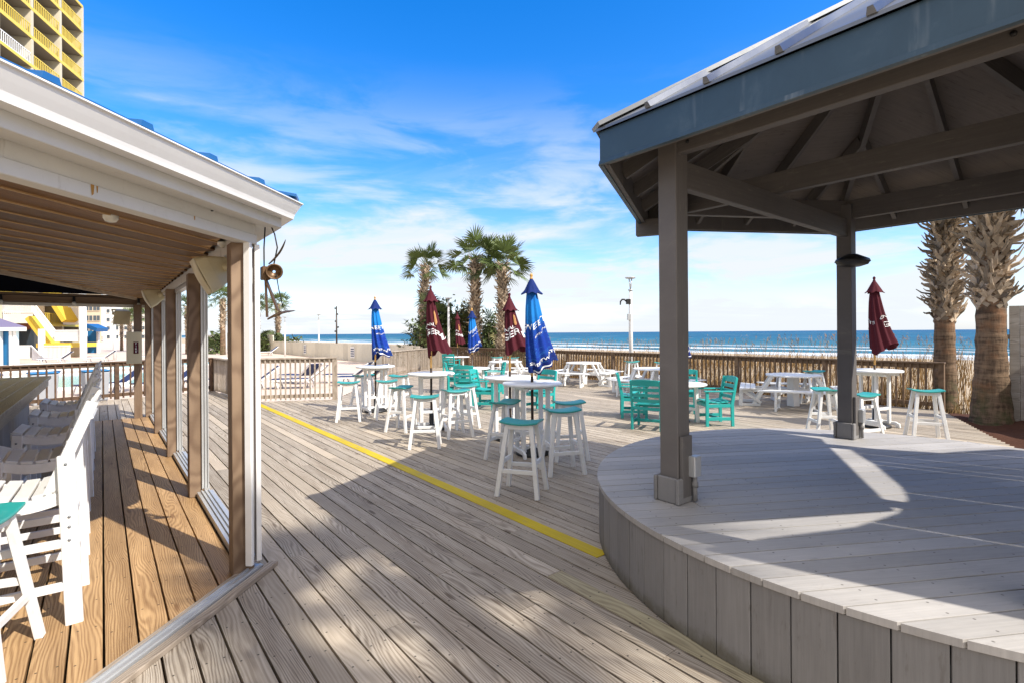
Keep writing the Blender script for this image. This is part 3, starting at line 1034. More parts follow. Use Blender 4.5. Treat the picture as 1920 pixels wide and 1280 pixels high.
# ------------------------------------------------------------------ bar pavilion
random.seed(21)
bar = empty('bar_pavilion', K0)
tag(bar, 'open fronted beach bar pavilion with white gutter, brown timber posts and plank ceiling', 'pavilion')
TANH = math.tan(rad(22.6))
def off_pt(kind, t, e, z):
    """point on the front a (kind 'a', t metres towards the viewer) or the window front b, pushed out by e"""
    if kind == 'a':
        return K0 - A * t + NA * e + V((0, 0, z))
    return K0 + B * t + N * e + V((0, 0, z))
def corner(e, z):
    bis = (NA + N).normalized()
    return K0 + bis * (e / math.cos(rad(22.6))) + V((0, 0, z))
LA, LB = 7.2, 9.75
def sweep(name, prof, mat, parent=bar, bevel=0.0):
    """profile of (e, z) swept along both fronts with a mitre at the corner"""
    mb = MB()
    rings = [[off_pt('a', LA, e, z) for e, z in prof], [corner(e, z) for e, z in prof], [off_pt('b', LB, e, z) for e, z in prof]]
    n = len(prof)
    for r0, r1 in zip(rings[:-1], rings[1:]):
        L = (r1[0] - r0[0]).length
        vs = r0 + r1
        rn = random.random()
        gcs = [(rn * 13, a, b + rn * 71) for a, b in prof] + [(rn * 13 + L, a, b + rn * 71) for a, b in prof]
        fs = [(i, (i + 1) % n, (i + 1) % n + n, i + n) for i in range(n)]
        if r0 is rings[0]: fs.append(tuple(reversed(range(n))))
        else: fs.append(tuple(range(n, 2 * n)))
        mb.add(vs, fs, gcs, rn)
    return mb.build(name, mat, parent, bevel=bevel)


sweep('header', [(-0.06, 2.415), (0.035, 2.415), (0.035, 2.485), (-0.06, 2.485)], M['offwhite'], bevel=0.004)
sweep('header_board', [(-0.045, 2.487), (0.022, 2.487), (0.022, 2.70), (-0.045, 2.70)], M['offwhite'])
sweep('fascia', [(0.024, 2.56), (0.175, 2.545), (0.19, 2.545), (0.19, 2.66), (0.024, 2.66)], M['offwhite'], bevel=0.003)
sweep('gutter', [(0.193, 2.615), (0.268, 2.615), (0.272, 2.632), (0.278, 2.650), (0.300, 2.685), (0.316, 2.712), (0.318, 2.728), (0.333, 2.730), (0.333, 2.737), (0.310, 2.737), (0.308, 2.712), (0.262, 2.640), (0.200, 2.630), (0.200, 2.737), (0.193, 2.737)], M['gutter'])
# roof sheet with raised ribs
SL = 0.14
def roof_pt(kind, t, e):
    return off_pt(kind, t, e, 2.745 + (0.29 - e) * SL)
mb = MB()
DEP = 5.5
ca = corner(0.29, 2.745)
bis = (NA + N).normalized()
ci = K0 - bis * (DEP / math.cos(rad(22.6))) + V((0, 0, 2.745 + (0.29 + DEP) * SL))
a0, a1 = roof_pt('a', LA, 0.29), roof_pt('a', LA, -DEP)
b0, b1 = roof_pt('b', LB, 0.29), roof_pt('b', LB, -DEP)
dz = V((0, 0, 0.02))
mb.add([a0, ca, ci, a1, a0 + dz, ca + dz, ci + dz, a1 + dz], [(0, 3, 2, 1), (4, 5, 6, 7), (0, 1, 5, 4), (1, 2, 6, 5), (2, 3, 7, 6), (3, 0, 4, 7)])
mb.add([ca, b0, b1, ci, ca + dz, b0 + dz, b1 + dz, ci + dz], [(0, 3, 2, 1), (4, 5, 6, 7), (0, 1, 5, 4), (1, 2, 6, 5), (2, 3, 7, 6), (3, 0, 4, 7)])
roof = mb.build('roof', M['blueroof'], bar, recalc=False)
mb = MB()
for kind, Lk in (('a', LA), ('b', LB)):
    t_ = 0.36
    while t_ < Lk:
        p0 = roof_pt(kind, t_, 0.315) + V((0, 0, .012))
        along = (-A if kind == 'a' else B)
        inn = (-NA if kind == 'a' else -N)
        depth = min(DEP, t_ / math.tan(rad(67.4)) * 2.2 + .5)
        up = V((0, 0, 1))
        mb.extrude([(-.040, -.004), (.040, -.004), (.030, 0.026), (-.030, 0.026)], p0, along, up, inn * depth + V((0, 0, depth * SL)))
        t_ += 0.46
    # hip cover at the corner
c0_ = corner(0.33, 2.775)
mb.beam(c0_ + (ci - c0_) * .006, ci + V((0, 0, .03)), 0.16, 0.02)
mb.build('roof_rib', M['blueroof'], roof)
# dark lined raised centre of the bar
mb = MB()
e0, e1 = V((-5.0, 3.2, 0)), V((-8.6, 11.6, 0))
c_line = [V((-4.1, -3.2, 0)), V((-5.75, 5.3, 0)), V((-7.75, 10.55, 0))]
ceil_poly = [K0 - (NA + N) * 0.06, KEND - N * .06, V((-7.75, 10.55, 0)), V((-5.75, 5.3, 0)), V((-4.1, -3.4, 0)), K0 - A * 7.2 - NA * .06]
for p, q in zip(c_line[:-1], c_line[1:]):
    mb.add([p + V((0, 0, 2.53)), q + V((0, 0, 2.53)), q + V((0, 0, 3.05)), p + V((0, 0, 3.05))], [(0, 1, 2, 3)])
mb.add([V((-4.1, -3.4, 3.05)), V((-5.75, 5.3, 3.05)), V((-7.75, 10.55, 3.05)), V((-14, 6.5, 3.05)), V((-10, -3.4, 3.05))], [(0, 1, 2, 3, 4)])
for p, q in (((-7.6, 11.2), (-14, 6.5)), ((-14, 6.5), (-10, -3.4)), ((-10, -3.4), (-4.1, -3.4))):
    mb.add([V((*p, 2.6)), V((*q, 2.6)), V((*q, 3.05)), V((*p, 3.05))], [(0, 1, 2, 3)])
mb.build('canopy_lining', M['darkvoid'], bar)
mb = MB()
for p, q in zip(c_line[:-1], c_line[1:]):
    mb.beam(p + V((0, 0, 2.52)), q + V((0, 0, 2.52)), 0.05, 0.07)
mb.build('ceiling_trim', M['railgrey'], bar)
# plank ceiling, boards along the open front
o = plank_floor('ceiling', M['ceil'], [(p.x, p.y) for p in ceil_poly], width=0.262, gap=0.016, thick=0.02, ax=A, ay=NA, ztop=2.555, lens=(3.0, 5.5), parent=None)
o.parent = bar; o.location = -K0
o = plank_floor('ceiling_lit_edge', M['lit_edge'], [(p.x, p.y) for p in ceil_poly], width=0.013, gap=0.265, thick=0.009, ax=A, ay=NA, ztop=2.5355, lens=(5.0, 9.0), joint=0.0)  # pale strips painted in for light along the board edges
o.parent = bar; o.location = -K0
mb = MB()
mb.add([V((p.x, p.y, 2.5372)) for p in ceil_poly], [tuple(range(len(ceil_poly)))])
mb.build('ceiling_lit_gap', M['lit_edge'], bar)  # pale sheet in the gaps, same painted edge light
# posts of the window front
TS = [0.0, 2.34, 4.72, 7.0, 9.4]
RB = Matrix((B, N, V((0, 0, 1)))).transposed()
for i, t_ in enumerate(TS):
    c = K0 + B * t_ - N * 0.055
    mb = MB()
    mb.box(c - N * .015 + B * 0.05 + V((0, 0, 1.21)), (0.15, 0.14, 2.41), RB)
    mb.build('post', M['post'], bar, bevel=0.004)
# white corner casing
mb = MB()
mb.box(K0 + N * 0.034 + B * 0.008 + V((0, 0, 1.25)), (0.060, 0.035, 2.33), RB)
mb.box(K0 + NA * 0.02 - A * 0.075 + V((0, 0, 1.25)), (0.05, 0.03, 2.33), Matrix((NA, A, V((0, 0, 1)))).transposed())
mb.build('corner_casing', M['white'], bar, bevel=0.003)
for i in range(4):
    t0, t1 = TS[i] + 0.145, TS[i + 1] - 0.045
    mb = MB()
    for t_ in (t0, t1):
        for e_ in (-0.022, 0.006, 0.034):
            mb.box(K0 + B * t_ + N * e_ + V((0, 0, 1.24)), (0.022, 0.010, 2.30), RB)
        mb.box(K0 + B * (t_ + (-.014 if t_ == t0 else .014)) + N * .006 + V((0, 0, 1.24)), (0.008, 0.066, 2.30), RB)
    mb.box(K0 + B * ((t0 + t1) / 2) + V((0, 0, 2.385)), (t1 - t0, 0.08, 0.045), RB)
    wf = mb.build('window_frame', M['alum'], bar)
    mb = MB()
    mb.box(K0 + B * ((t0 + t1) / 2) + N * 0.0 + V((0, 0, 0.035)), (t1 - t0 - .02, 0.15, 0.06), RB)
    for e_ in (-.035, 0, .035):
        mb.box(K0 + B * ((t0 + t1) / 2) + N * e_ + V((0, 0, 0.073)), (t1 - t0 - .05, 0.012, 0.018), RB)
    mb.build('sill', M['alum'], wf)
    if i >= 1:
        pass
# floor track across the open front
RA = Matrix((A, NA, V((0, 0, 1)))).transposed()
mb = MB()
mb.box(K0 - A * 3.45 + NA * 0.015 + V((0, 0, 0.025)), (7.0, 0.055, 0.035), RA)
mb.box(K0 - A * 3.45 - NA * 0.015 + V((0, 0, 0.046)), (6.98, 0.012, 0.012), RA)
mb.box(K0 - A * 3.45 + NA * 0.03 + V((0, 0, 0.046)), (6.98, 0.012, 0.012), RA)
mb.build('floor_track', M['alum'], bar)
mb = MB()
mb.box(K0 - A * 3.42 + NA * 0.083 + V((0, 0, 0.017)), (7.1, 0.065, 0.034), RA)
mb.box(K0 - A * 3.42 - NA * 0.055 + V((0, 0, 0.020)), (7.1, 0.05, 0.03), RA)
mb.build('threshold', M['railgrey'], bar, bevel=0.005)
# far header over the end opening, perpendicular to the window front
mb = MB()
mb.beam(KEND + V((0, 0, 2.50)), KEND - N * 6.5 + V((0, 0, 2.50)), 0.09, 0.19)
mb.build('end_header', M['post'], bar)
mb = MB()
mb.beam(KEND + B * .02 + V((0, 0, 2.375)), KEND + B * .02 - N * 6.5 + V((0, 0, 2.375)), 0.10, 0.055)
mb.build('end_trim', M['offwhite'], bar)
mb = MB()
mb.box(KEND - B * .1 - N * 0.27 + V((0, 0, 1.2)), (0.12, 0.14, 2.40), RB)
mb.build('end_post', M['post'], bar)
# ceiling light bulbs
for p in (V((-2.62, 3.35, 2.525)), V((-2.45, 4.35, 2.525))):
    mb = MB()
    mb.lathe([(0.012, -0.035), (0.03, -0.03), (0.042, -0.012), (0.045, 0.004), (0.045, 0.012)], 16, p)
    mb.build('ceiling_bulb', M['bulb'], bar)
# rust streak and bolt heads on the header
mb = MB()
for t_, e_, z_ in ((1.35, .026, 2.60), (.78, .026, 2.575), (.45, .026, 2.56), (2.2, .026, 2.60)):
    q = off_pt('a', t_, e_, z_)
    mb.tube([q - NA * .004, q + NA * .006], 0.008, 8)
mb.build('bolt_head', M['black'], bar)
mb = MB()
for t_, w_, h_ in ((1.30, .010, .045), (1.275, .005, .030), (.62, .006, .022)):
    q = off_pt('a', t_, .0372, 2.45)
    vs = [q + A * (-w_) + V((0, 0, .033)), q + A * w_ + V((0, 0, .033)), q + A * (w_ * .6) + V((0, 0, .033 - h_)), q + A * (-w_ * .4) + V((0, 0, .033 - h_ * 1.2))]
    mb.add(vs, [(0, 1, 2, 3)])
mb.build('rust_streak', M['rust'], bar)

# string light cable along the far header
cab = empty('string_lights', KEND - N * 3.0 - B * 0.07 + V((0, 0, 2.5)))
tag(cab, 'dark cable of string lights with hanging bulbs along the far bar header', 'string lights')
mb = MB()
q0 = KEND - B * 0.065 + V((0, 0, 2.55))
pts = []
for i in range(53):
    t_ = i * 0.12
    pts.append(q0 - N * t_ + V((0, 0, -0.018 * abs(math.sin(t_ * pi / 1.05)))))
mb.tube(pts, 0.007, 6)
mb.build('cable', M['black'], cab)
for i in range(6):
    p = q0 - N * (0.25 + 1.05 * i) + V((0, 0, -0.01))
    mb = MB()
    mb.lathe([(0.012, 0.0), (0.022, -0.02), (0.024, -0.085), (0.03, -0.10)], 10, p)
    sk = mb.build('socket', M['black'], cab)
    mb = MB()
    mb.lathe([(0.02, -0.10), (0.036, -0.13), (0.03, -0.165), (0.008, -0.18)], 10, p)
    mb.build('bulb', M['bulb'], sk)

# speakers
def speaker(c, yaw, tilt, sc, label):
    root = empty('speaker', c)
    tag(root, label, 'speaker', 'cream loudspeakers on the bar posts')
    R = Matrix.Rotation(yaw, 3, 'Z') @ Matrix.Rotation(tilt, 3, 'X')
    # cabinet: wide at the grille (+y), narrow behind
    prof = [(-.15, .12), (.15, .12), (.13, .02), (.075, -.14), (-.075, -.14), (-.13, .02)]
    mb = MB()
    vs = []
    for z_, k_ in ((-.17, .82), (-.15, 1.0), (.15, 1.0), (.17, .82)):
        for (x_, y_) in prof:
            vs.append(c + R @ V((x_ * k_ * sc, y_ * sc, z_ * (1.0 if y_ > .1 else .92 if y_ > 0 else .50) * sc)))
    n = 6
    fs = [tuple(reversed(range(n))), tuple(range(3 * n, 4 * n))]
    for r_ in range(3):
        fs += [(r_ * n + i, r_ * n + (i + 1) % n, (r_ + 1) * n + (i + 1) % n, (r_ + 1) * n + i) for i in range(n)]
    mb.add(vs, fs)
    cabn = mb.build('cabinet', M['cream'], root, bevel=0.012, seg=2)
    mb = MB()
    vs = []
    for ix in range(9):
        for iz in range(9):
            x_ = (ix / 8 - .5) * .30; z_ = (iz / 8 - .5) * .325
            bul = .032 * (1 - (ix / 4 - 1) ** 2 * .7) * (1 - (iz / 4 - 1) ** 2 * .8)
            vs.append(c + R @ (V((x_, .118 + bul, z_)) * sc))
    mb.add(vs, [(i * 9 + j, (i + 1) * 9 + j, (i + 1) * 9 + j + 1, i * 9 + j + 1) for i in range(8) for j in range(8)], smooth=True)
    mb.build('grille', M['cream'], cabn)
    mb = MB()
    for s_ in (-1, 1):
        mb.tube([c + R @ (V((s_ * .085, -.10, 0)) * sc), c + R @ (V((s_ * .135, -.10, 0)) * sc)], .038 * sc, 14)
    mb.beam(c + R @ (V((.12, -.10, 0)) * sc), c + R @ (V((.12, -.22, .03)) * sc), .03 * sc, .012 * sc)
    mb.beam(c + R @ (V((-.12, -.10, 0)) * sc), c + R @ (V((-.12, -.22, .03)) * sc), .03 * sc, .012 * sc)
    mb.beam(c + R @ (V((-.13, -.22, .03)) * sc), c + R @ (V((.13, -.22, .03)) * sc), .012 * sc, .03 * sc)
    mb.build('bracket', M['cream'], root)
    return root


speaker(V((-2.37, 4.08, 2.25)), rad(128), rad(-26), .86, 'large cream speaker tilted down beside the corner post of the bar')
speaker(K0 + B * 5.75 - N * .22 + V((0, 0, 2.36)), rad(128), rad(-25), .88, 'cream speaker mounted between the middle posts of the bar')
speaker(KEND - N * .55 + B * .2 + V((0, 0, 2.18)), rad(230), rad(-30), .95, 'small far cream speaker hanging outside the end opening of the bar')

# cream panel box on the end post
pb = empty('panel_box', KEND - N * 0.30 - B * .2 + V((0, 0, 1.2)))
tag(pb, 'cream electrical panel box with maroon label on the far bar post', 'panel box')
mb = MB()
cpb = KEND - N * 0.34 - B * .24 + V((0, 0, 1.50))
mb.box(cpb, (0.14, 0.26, 0.66), RB)
mb.build('box', M['cream'], pb, bevel=0.008)
mb = MB()
mb.box(cpb - B * .073 + N * .03, (0.006, 0.085, 0.24), RB)
lb = mb.build('label', M['maroon'], pb)
def text_mesh(body, size, bold=0.0):
    cu = bpy.data.curves.new('lettering', 'FONT')
    cu.body = body; cu.size = size; cu.align_x = 'CENTER'; cu.align_y = 'CENTER'; cu.offset = bold; cu.resolution_u = 3
    o = bpy.data.objects.new('lettering', cu)
    COL.objects.link(o)
    dg = bpy.context.evaluated_depsgraph_get()
    me = bpy.data.meshes.new_from_object(o.evaluated_get(dg))
    vs = [v_.co.copy() for v_ in me.vertices]
    fs = [tuple(p_.vertices) for p_ in me.polygons]
    bpy.data.objects.remove(o); bpy.data.curves.remove(cu); bpy.data.meshes.remove(me)
    return vs, fs


mb = MB()
for i, ch in enumerate('FIRE'):
    tv, tf = text_mesh(ch, 0.058, 0.001)
    o_ = cpb - B * .0775 + N * .03 + V((0, 0, .082 - i * .054))
    mb.add([o_ + N * v_.x + V((0, 0, v_.y)) for v_ in tv], tf)
mb.build('lettering', M['lettering'], lb)

# flood light under the corner eave
fl = empty('flood_light', V((-1.86, 4.02, 2.1)))
tag(fl, 'rusty bronze twin flood light hanging at the white corner post', 'flood light')
fc = K0 + N * .10 + B * .02 + V((0, 0, 2.20))
mb = MB()
mb.box(fc + V((0, 0, .01)), (.07, .06, .10), RB)
mb.build('mount', M['brownmetal'], fl, bevel=.006)
mb = MB()
c_ = fc + V((.075, -.02, .02))
prof = [(0.02, -.05), (0.045, -.045), (0.058, -.01), (0.06, 0.03), (0.05, 0.03), (0.045, 0.0), (.01, -.01)]
ax_ = V((.45, -.85, -.1)).normalized(); qx = V((0, 0, 1)).cross(ax_).normalized(); qy = ax_.cross(qx)
vs = []
for r_, z_ in prof:
    for k_ in range(16):
        a = 2 * pi * k_ / 16
        vs.append(c_ + qx * (r_ * math.cos(a)) + qy * (r_ * math.sin(a)) + ax_ * z_)
mb.add(vs, [(i * 16 + k_, i * 16 + (k_ + 1) % 16, (i + 1) * 16 + (k_ + 1) % 16, (i + 1) * 16 + k_) for i in range(len(prof) - 1) for k_ in range(16)], smooth=True)
mb.build('lamp_head', M['brownmetal'], fl)
def vane(p0, p1, w0, bend):
    mb = MB()
    p0 = V(p0); p1 = V(p1); d_ = (p1 - p0); L = d_.length; d_.normalize()
    sd = V((.5, -.86, 0)); up = d_.cross(sd).normalized()
    vs = []
    n = 9
    for i in range(n):
        t_ = i / (n - 1)
        ww = w0 * math.sin(pi * (0.12 + 0.88 * t_)) ** .7 if t_ < 1 else 0.004
        for j in (-1, 0, 1):
            vs.append(p0 + d_ * L * t_ + sd * ww * j + up * (bend * math.sin(pi * t_) + .35 * ww * abs(j)))
    m_ = len(vs)
    vs2 = vs + [q + up * .004 for q in vs]
    fs = []
    for i in range(n - 1):
        for j in range(2):
            a = i * 3 + j
            fs.append((a, a + 1, a + 4, a + 3)); fs.append((a + m_, a + 3 + m_, a + 4 + m_, a + 1 + m_))
    mb.add(vs2, fs, smooth=True)
    mb.build('reflector', M['brownmetal'], fl)


vane(fc + V((.03, -.02, .08)), fc + V((.165, -.03, .26)), .03, .012)
vane(fc + V((.02, -.02, -.33)), fc + V((.235, -.03, -.27)), .045, -.02)
mb = MB()
mb.beam(fc + V((0.01, -.02, -.03)), fc + V((.10, -.02, -.27)), .03, .012)
mb.beam(fc + V((0.01, -.02, -.03)), fc + V((.02, -.02, -.32)), .018, .012)
mb.build('bracket_arm', M['brownmetal'], fl)
mb = MB()
mb.tube([fc + V((0.0, -.02, .05)), fc + V((-.005, -.01, .2)), fc + V((0.01, -.02, .36))], .005, 6)
mb.tube([fc + V((.07, -.02, .06)), fc + V((.10, -.02, .2)), fc + V((.085, -.03, .30)), fc + V((.05, -.02, .37))], .005, 6)
mb.tube([fc + V((.09, -.02, .0)), fc + V((.11, -.02, -.12)), fc + V((.14, -.02, -.25))], .004, 6)
mb.build('wire', M['black'], fl)

# ------------------------------------------------------------------ bar counter and bar chairs
ct = empty('bar_counter', sn(5.0, -1.0))
tag(ct, 'long weathered grey plank bar counter along the left edge', 'bar counter')
mb = MB()
for k_ in range(5):
    n_ = -0.69 - 0.075 - k_ * 0.152
    mb.box(sn(6.6, n_, 1.05), (10.6, 0.149, 0.045), RB)
mb.build('counter_top', M['counter'], ct, bevel=.003)
mb = MB()
mb.box(sn(6.6, -0.745, 0.965), (10.55, 0.04, 0.12), RB)
mb.build('apron', M['counter'], ct, bevel=.003)
mb = MB()
for k_ in range(70):
    mb.box(sn(1.42 + k_ * 0.15, -0.98, 0.50), (0.146, 0.03, 0.98), RB)
mb.build('front_panel', M['gazlight'], ct)
mb = MB()
for k_ in range(2):
    mb.box(sn(10.2 - k_ * 7.5, -1.2, 0.5), (0.1, 0.4, 0.98), RB)
mb.build('leg', M['gazlight'], ct)


def bar_chair():
    root = empty('bar_chair')
    tag(root, 'x', 'bar chair')
    W_ = .29
    # contoured slat seat
    def zc(y_): return 0.795 + 0.9 * (y_ + .02) ** 2 - .02
    mb = MB()
    for k_ in range(6):
        y_ = .225 - k_ * .084
        sl = 1.8 * (y_ + .02)
        R = Matrix.Rotation(math.atan(sl), 3, 'X')
        mb.box((0, y_, zc(y_) + .012), (.53, .070, .022), R)
    seat = mb.build('seat', M['poly'], root, bevel=.004)
    for s_ in (-1, 1):
        ys = [.27 - i * .043 for i in range(13)]
        poly = [(y_, zc(y_)) for y_ in ys] + [(y_, zc(y_) - .075) for y_ in reversed(ys)]
        mb = MB()
        mb.extrude(poly, (s_ * .255 - .012, 0, 0), (0, 1, 0), (0, 0, 1), (.024, 0, 0))
        mb.build('side_rail', M['poly'], seat, bevel=.003)
        mb = MB()
        mb.beam((s_ * W_, .24, 0), (s_ * W_, .22, .83), .038, .075, up=(0, 1, 0))
        mb.build('leg', M['poly'], root, bevel=.004)
        mb = MB()
        mb.beam((s_ * W_, -.27, 0), (s_ * W_, -.235, 1.03), .038, .085, up=(0, 1, 0))
        mb.build('leg', M['poly'], root, bevel=.004)
        # back stile leaning
        mb = MB()
        mb.beam((s_ * .25, -.14, .76), (s_ * .25, -.36, 1.34), .03, .06, up=(0, 1, 0))
        mb.build('back_stile', M['poly'], root, bevel=.004)
        for z_ in (.50, .24):
            mb = MB()
            mb.beam((s_ * W_, .22, z_), (s_ * W_, -.25, z_), .028, .05)
            mb.build('stretcher', M['poly'], root, bevel=.003)
        for (y_, z_) in ((-.235, .98), (-.25, .66), (-.25, .60), (.225, .75), (-.25, .52)):
            mb = MB()
            mb.tube([(s_ * (W_ + .018), y_, z_), (s_ * (W_ + .023), y_, z_)], .009, 8)
            mb.build('bolt', M['greyplastic'], root)
    mb = MB()
    for y_, z_ in ((.235, .30), (.23, .62), (-.255, .33), (-.25, .60)):
        mb = MB()
        mb.beam((-.29, y_, z_), (.29, y_, z_), .03, .05)
        mb.build('rung', M['poly'], root, bevel=.003)
    mb = MB()
    for k_ in range(5):
        x_ = (k_ - 2) * .093
        mb.beam((x_, -.165, .84), (x_, -.365 - .012 * (2 - abs(k_ - 2)), 1.36 + .015 * (2 - abs(k_ - 2))), .078, .018, up=(0, 1, 0))
    mb.beam((-.25, -.21, .90), (.25, -.21, .90), .022, .06, up=(0, .35, 1))
    mb.beam((-.25, -.345, 1.26), (.25, -.345, 1.26), .022, .06, up=(0, .35, 1))
    mb.build('backrest', M['poly'], root, bevel=.003)
    return root


BC = Kind(bar_chair())
rz_bar = math.atan2(-N.y, -N.x) - pi / 2
for s_, lab in ((4.42, 'sunlit white slatted bar chair nearest the viewer at the bar counter'),
                (5.62, 'second white slatted bar chair at the counter, half in shade'),
                (6.95, 'third white slatted bar chair from the front along the counter'),
                (8.35, 'fourth white slatted bar chair along the counter, one before the farthest'),
                (9.75, 'farthest white slatted bar chair at the end of the counter')):
    BC.place(sn(s_, -0.40), rz_bar + random.uniform(-.04, .04), lab, 'white bar chairs along the counter')

# ------------------------------------------------------------------ deck furniture
def stool():
    root = empty('bar_stool')
    tag(root, 'x', 'bar stool')
    # saddle seat
    mb = MB()
    nx, ny = 13, 5
    top = []; bot = []
    for i in range(nx):
        x_ = -.215 + .43 * i / (nx - 1)
        for j in range(ny):
            y_ = -.145 + .29 * j / (ny - 1)
            z_ = .784 + .55 * x_ * x_
            rr = .006 if (j in (0, ny - 1)) else 0
            top.append(V((x_, y_, z_ - rr))); bot.append(V((x_, y_, z_ - .026)))
    k_ = nx * ny
    fs = []
    for i in range(nx - 1):
        for j in range(ny - 1):
            a = i * ny + j
            fs.append((a, a + ny, a + ny + 1, a + 1)); fs.append((a + k_, a + 1 + k_, a + ny + 1 + k_, a + ny + k_))
    for i in range(nx - 1):
        for j in (0, ny - 1):
            a = i * ny + j; b = a + ny
            fs.append((a, b, b + k_, a + k_) if j else (a, a + k_, b + k_, b))
    for j in range(ny - 1):
        for i in (0, nx - 1):
            a = i * ny + j; b = a + 1
            fs.append((a, b, b + k_, a + k_) if i == 0 else (a, a + k_, b + k_, b))
    mb.add(top + bot, fs, smooth=False)
    mb.build('seat', M['teal'], root, bevel=.006, seg=2)
    lp = {}
    for sx_ in (-1, 1):
        for sy_ in (-1, 1):
            p0 = V((sx_ * .225, sy_ * .20, 0)); p1 = V((sx_ * .135, sy_ * .095, .768))
            lp[sx_, sy_] = (p0, p1)
            mb = MB()
            mb.beam(p0, p1, .048, .042, up=(0, 1, 0))
            mb.build('leg', M['poly'], root, bevel=.004)
    def at(sx_, sy_, z_):
        p0, p1 = lp[sx_, sy_]
        return p0 + (p1 - p0) * (z_ / .768)
    mb = MB()
    for a_, b_, z_ in (((-1, 1), (1, 1), .27), ((-1, -1), (1, -1), .27), ((-1, -1), (-1, 1), .36), ((1, -1), (1, 1), .36)):
        mb = MB()
        mb.beam(at(*a_, z_), at(*b_, z_), .024, .045)
        mb.build('rung', M['poly'], root, bevel=.003)
    for q_ in (1, -1):
        mb = MB()
        mb.beam(at(-1, q_, .735), at(1, q_, .735), .022, .05)
        mb.build('seat_rail', M['poly'], root, bevel=.003)
    return root


ST = Kind(stool())
GS = 'white bar stools with teal saddle seats'
for x_, y_, rz_, lab in (
    (-2.86, 2.70, rad(-67), 'cropped teal seated bar stool at the lower left corner in front of the bar chairs'),
    (0.10, 5.62, rad(-18), 'bar stool nearest the viewer on the deck, in front of the near high table'),
    (-0.10, 7.20, rad(62), 'bar stool left of the near high table with dark teal seat turned sideways'),
    (0.62, 6.45, rad(14), 'bar stool just right of the near high table, its front one'),
    (0.78, 7.15, rad(8), 'bar stool right of the near high table, its rear one'),
    (-1.36, 7.95, rad(6), 'bar stool in front of the high table with the maroon umbrella'),
    (-2.02, 9.3, rad(75), 'bar stool left of the second high table with its dark seat turned sideways'),
    (-0.97, 8.75, rad(30), 'bar stool front right of the second high table, maroon umbrella'),
    (-0.90, 9.55, rad(25), 'bar stool rear right of the second high table, maroon umbrella'),
    (-3.32, 10.4, rad(12), 'bar stool front left at the farthest left high table, near the railing gate post'),
    (-3.52, 12.1, rad(60), 'bar stool behind the leftmost high table, half hidden by its legs'),
    (-2.62, 10.65, rad(20), 'bar stool front right of the leftmost high table'),
    (-2.62, 11.9, rad(-15), 'bar stool rear right of the leftmost high table'),
    (-0.62, 20.6, rad(20), 'far bar stool left of a pair behind the picnic table at the far rail'),
    (0.05, 20.2, rad(-10), 'far bar stool right of a pair behind the picnic table at the far rail'),
    (3.95, 16.9, rad(10), 'bar stool by the far rail under the lamp post'),
    (4.75, 16.3, rad(-15), 'bar stool by the far rail partly behind the gazebo post'),
    (7.25, 12.3, rad(25), 'bar stool behind the right picnic table near the rail'),
    (5.15, 8.45, rad(80), 'bar stool mostly hidden behind the far gazebo post'),
    (5.28, 7.75, rad(18), 'bar stool right of the far gazebo post, in front of the right high table'),
    (6.66, 8.25, rad(-22), 'bar stool standing alone at the right end by the mulch bed'),
):
    ST.place((x_, y_, 0), rz_, lab, GS)


def high_table():
    root = empty('high_table')
    tag(root, 'x', 'high table')
    mb = MB()
    mb.lathe([(.10, .995), (.36, .995), (.425, 1.000), (.43, 1.012), (.43, 1.028), (.422, 1.036), (.06, 1.038), (.03, 1.038)], 40)
    mb.build('tabletop', M['poly'], root)
    for s_ in (-1, 1):
        for q in (-1, 1):
            mb = MB()
            mb.beam((s_ * .19, q * .13, .06), (s_ * .19, q * .13, .995), .06, .045, up=(0, 1, 0))
            mb.build('leg', M['poly'], root, bevel=.005)
    for s_ in (-1, 1):
        mb = MB()
        poly = [(-.30, 0), (-.24, 0), (-.22, .045), (.22, .045), (.24, 0), (.30, 0), (.29, .07), (.22, .105), (-.22, .105), (-.29, .07)]
        mb.extrude(poly, (s_ * .225 - .02, 0, 0), (0, 1, 0), (0, 0, 1), (.04, 0, 0))
        mb.build('foot', M['poly'], root, bevel=.006)
        mb = MB()
        poly = [(-.30, 0), (.30, 0), (.30, .05), (-.30, .05)]
        mb.extrude(poly, (s_ * .19 - .02, 0, .935), (0, 1, 0), (0, 0, 1), (.04, 0, 0))
        mb.build('top_brace', M['poly'], root, bevel=.006)
    for y_, z_, w_ in ((0, .10, .05), (.13, .34, .03), (-.13, .34, .03), (0, .955, .04)):
        mb = MB()
        mb.beam((-.2, y_, z_), (.2, y_, z_), w_, .05)
        mb.build('stretcher', M['poly'], root, bevel=.004)
    return root


HT = Kind(high_table())
GT = 'white round high tables'
HTS = [(0.286, 7.43, rad(20), 'nearest white round high table, under the big blue umbrella'),
       (-0.04, 8.45, rad(40), 'white round high table just behind the nearest one, with a dark umbrella pole'),
       (-1.49, 9.4, rad(15), 'white round high table left of centre with a black pole and maroon umbrella'),
       (-3.10, 11.6, rad(35), 'leftmost white round high table, blue umbrella on a yellow pole'),
       (6.62, 9.35, rad(25), 'right hand white high table behind the far gazebo post, maroon umbrella')]
for x_, y_, rz_, lab in HTS:
    HT.place((x_, y_, 0), rz_, lab, GT)


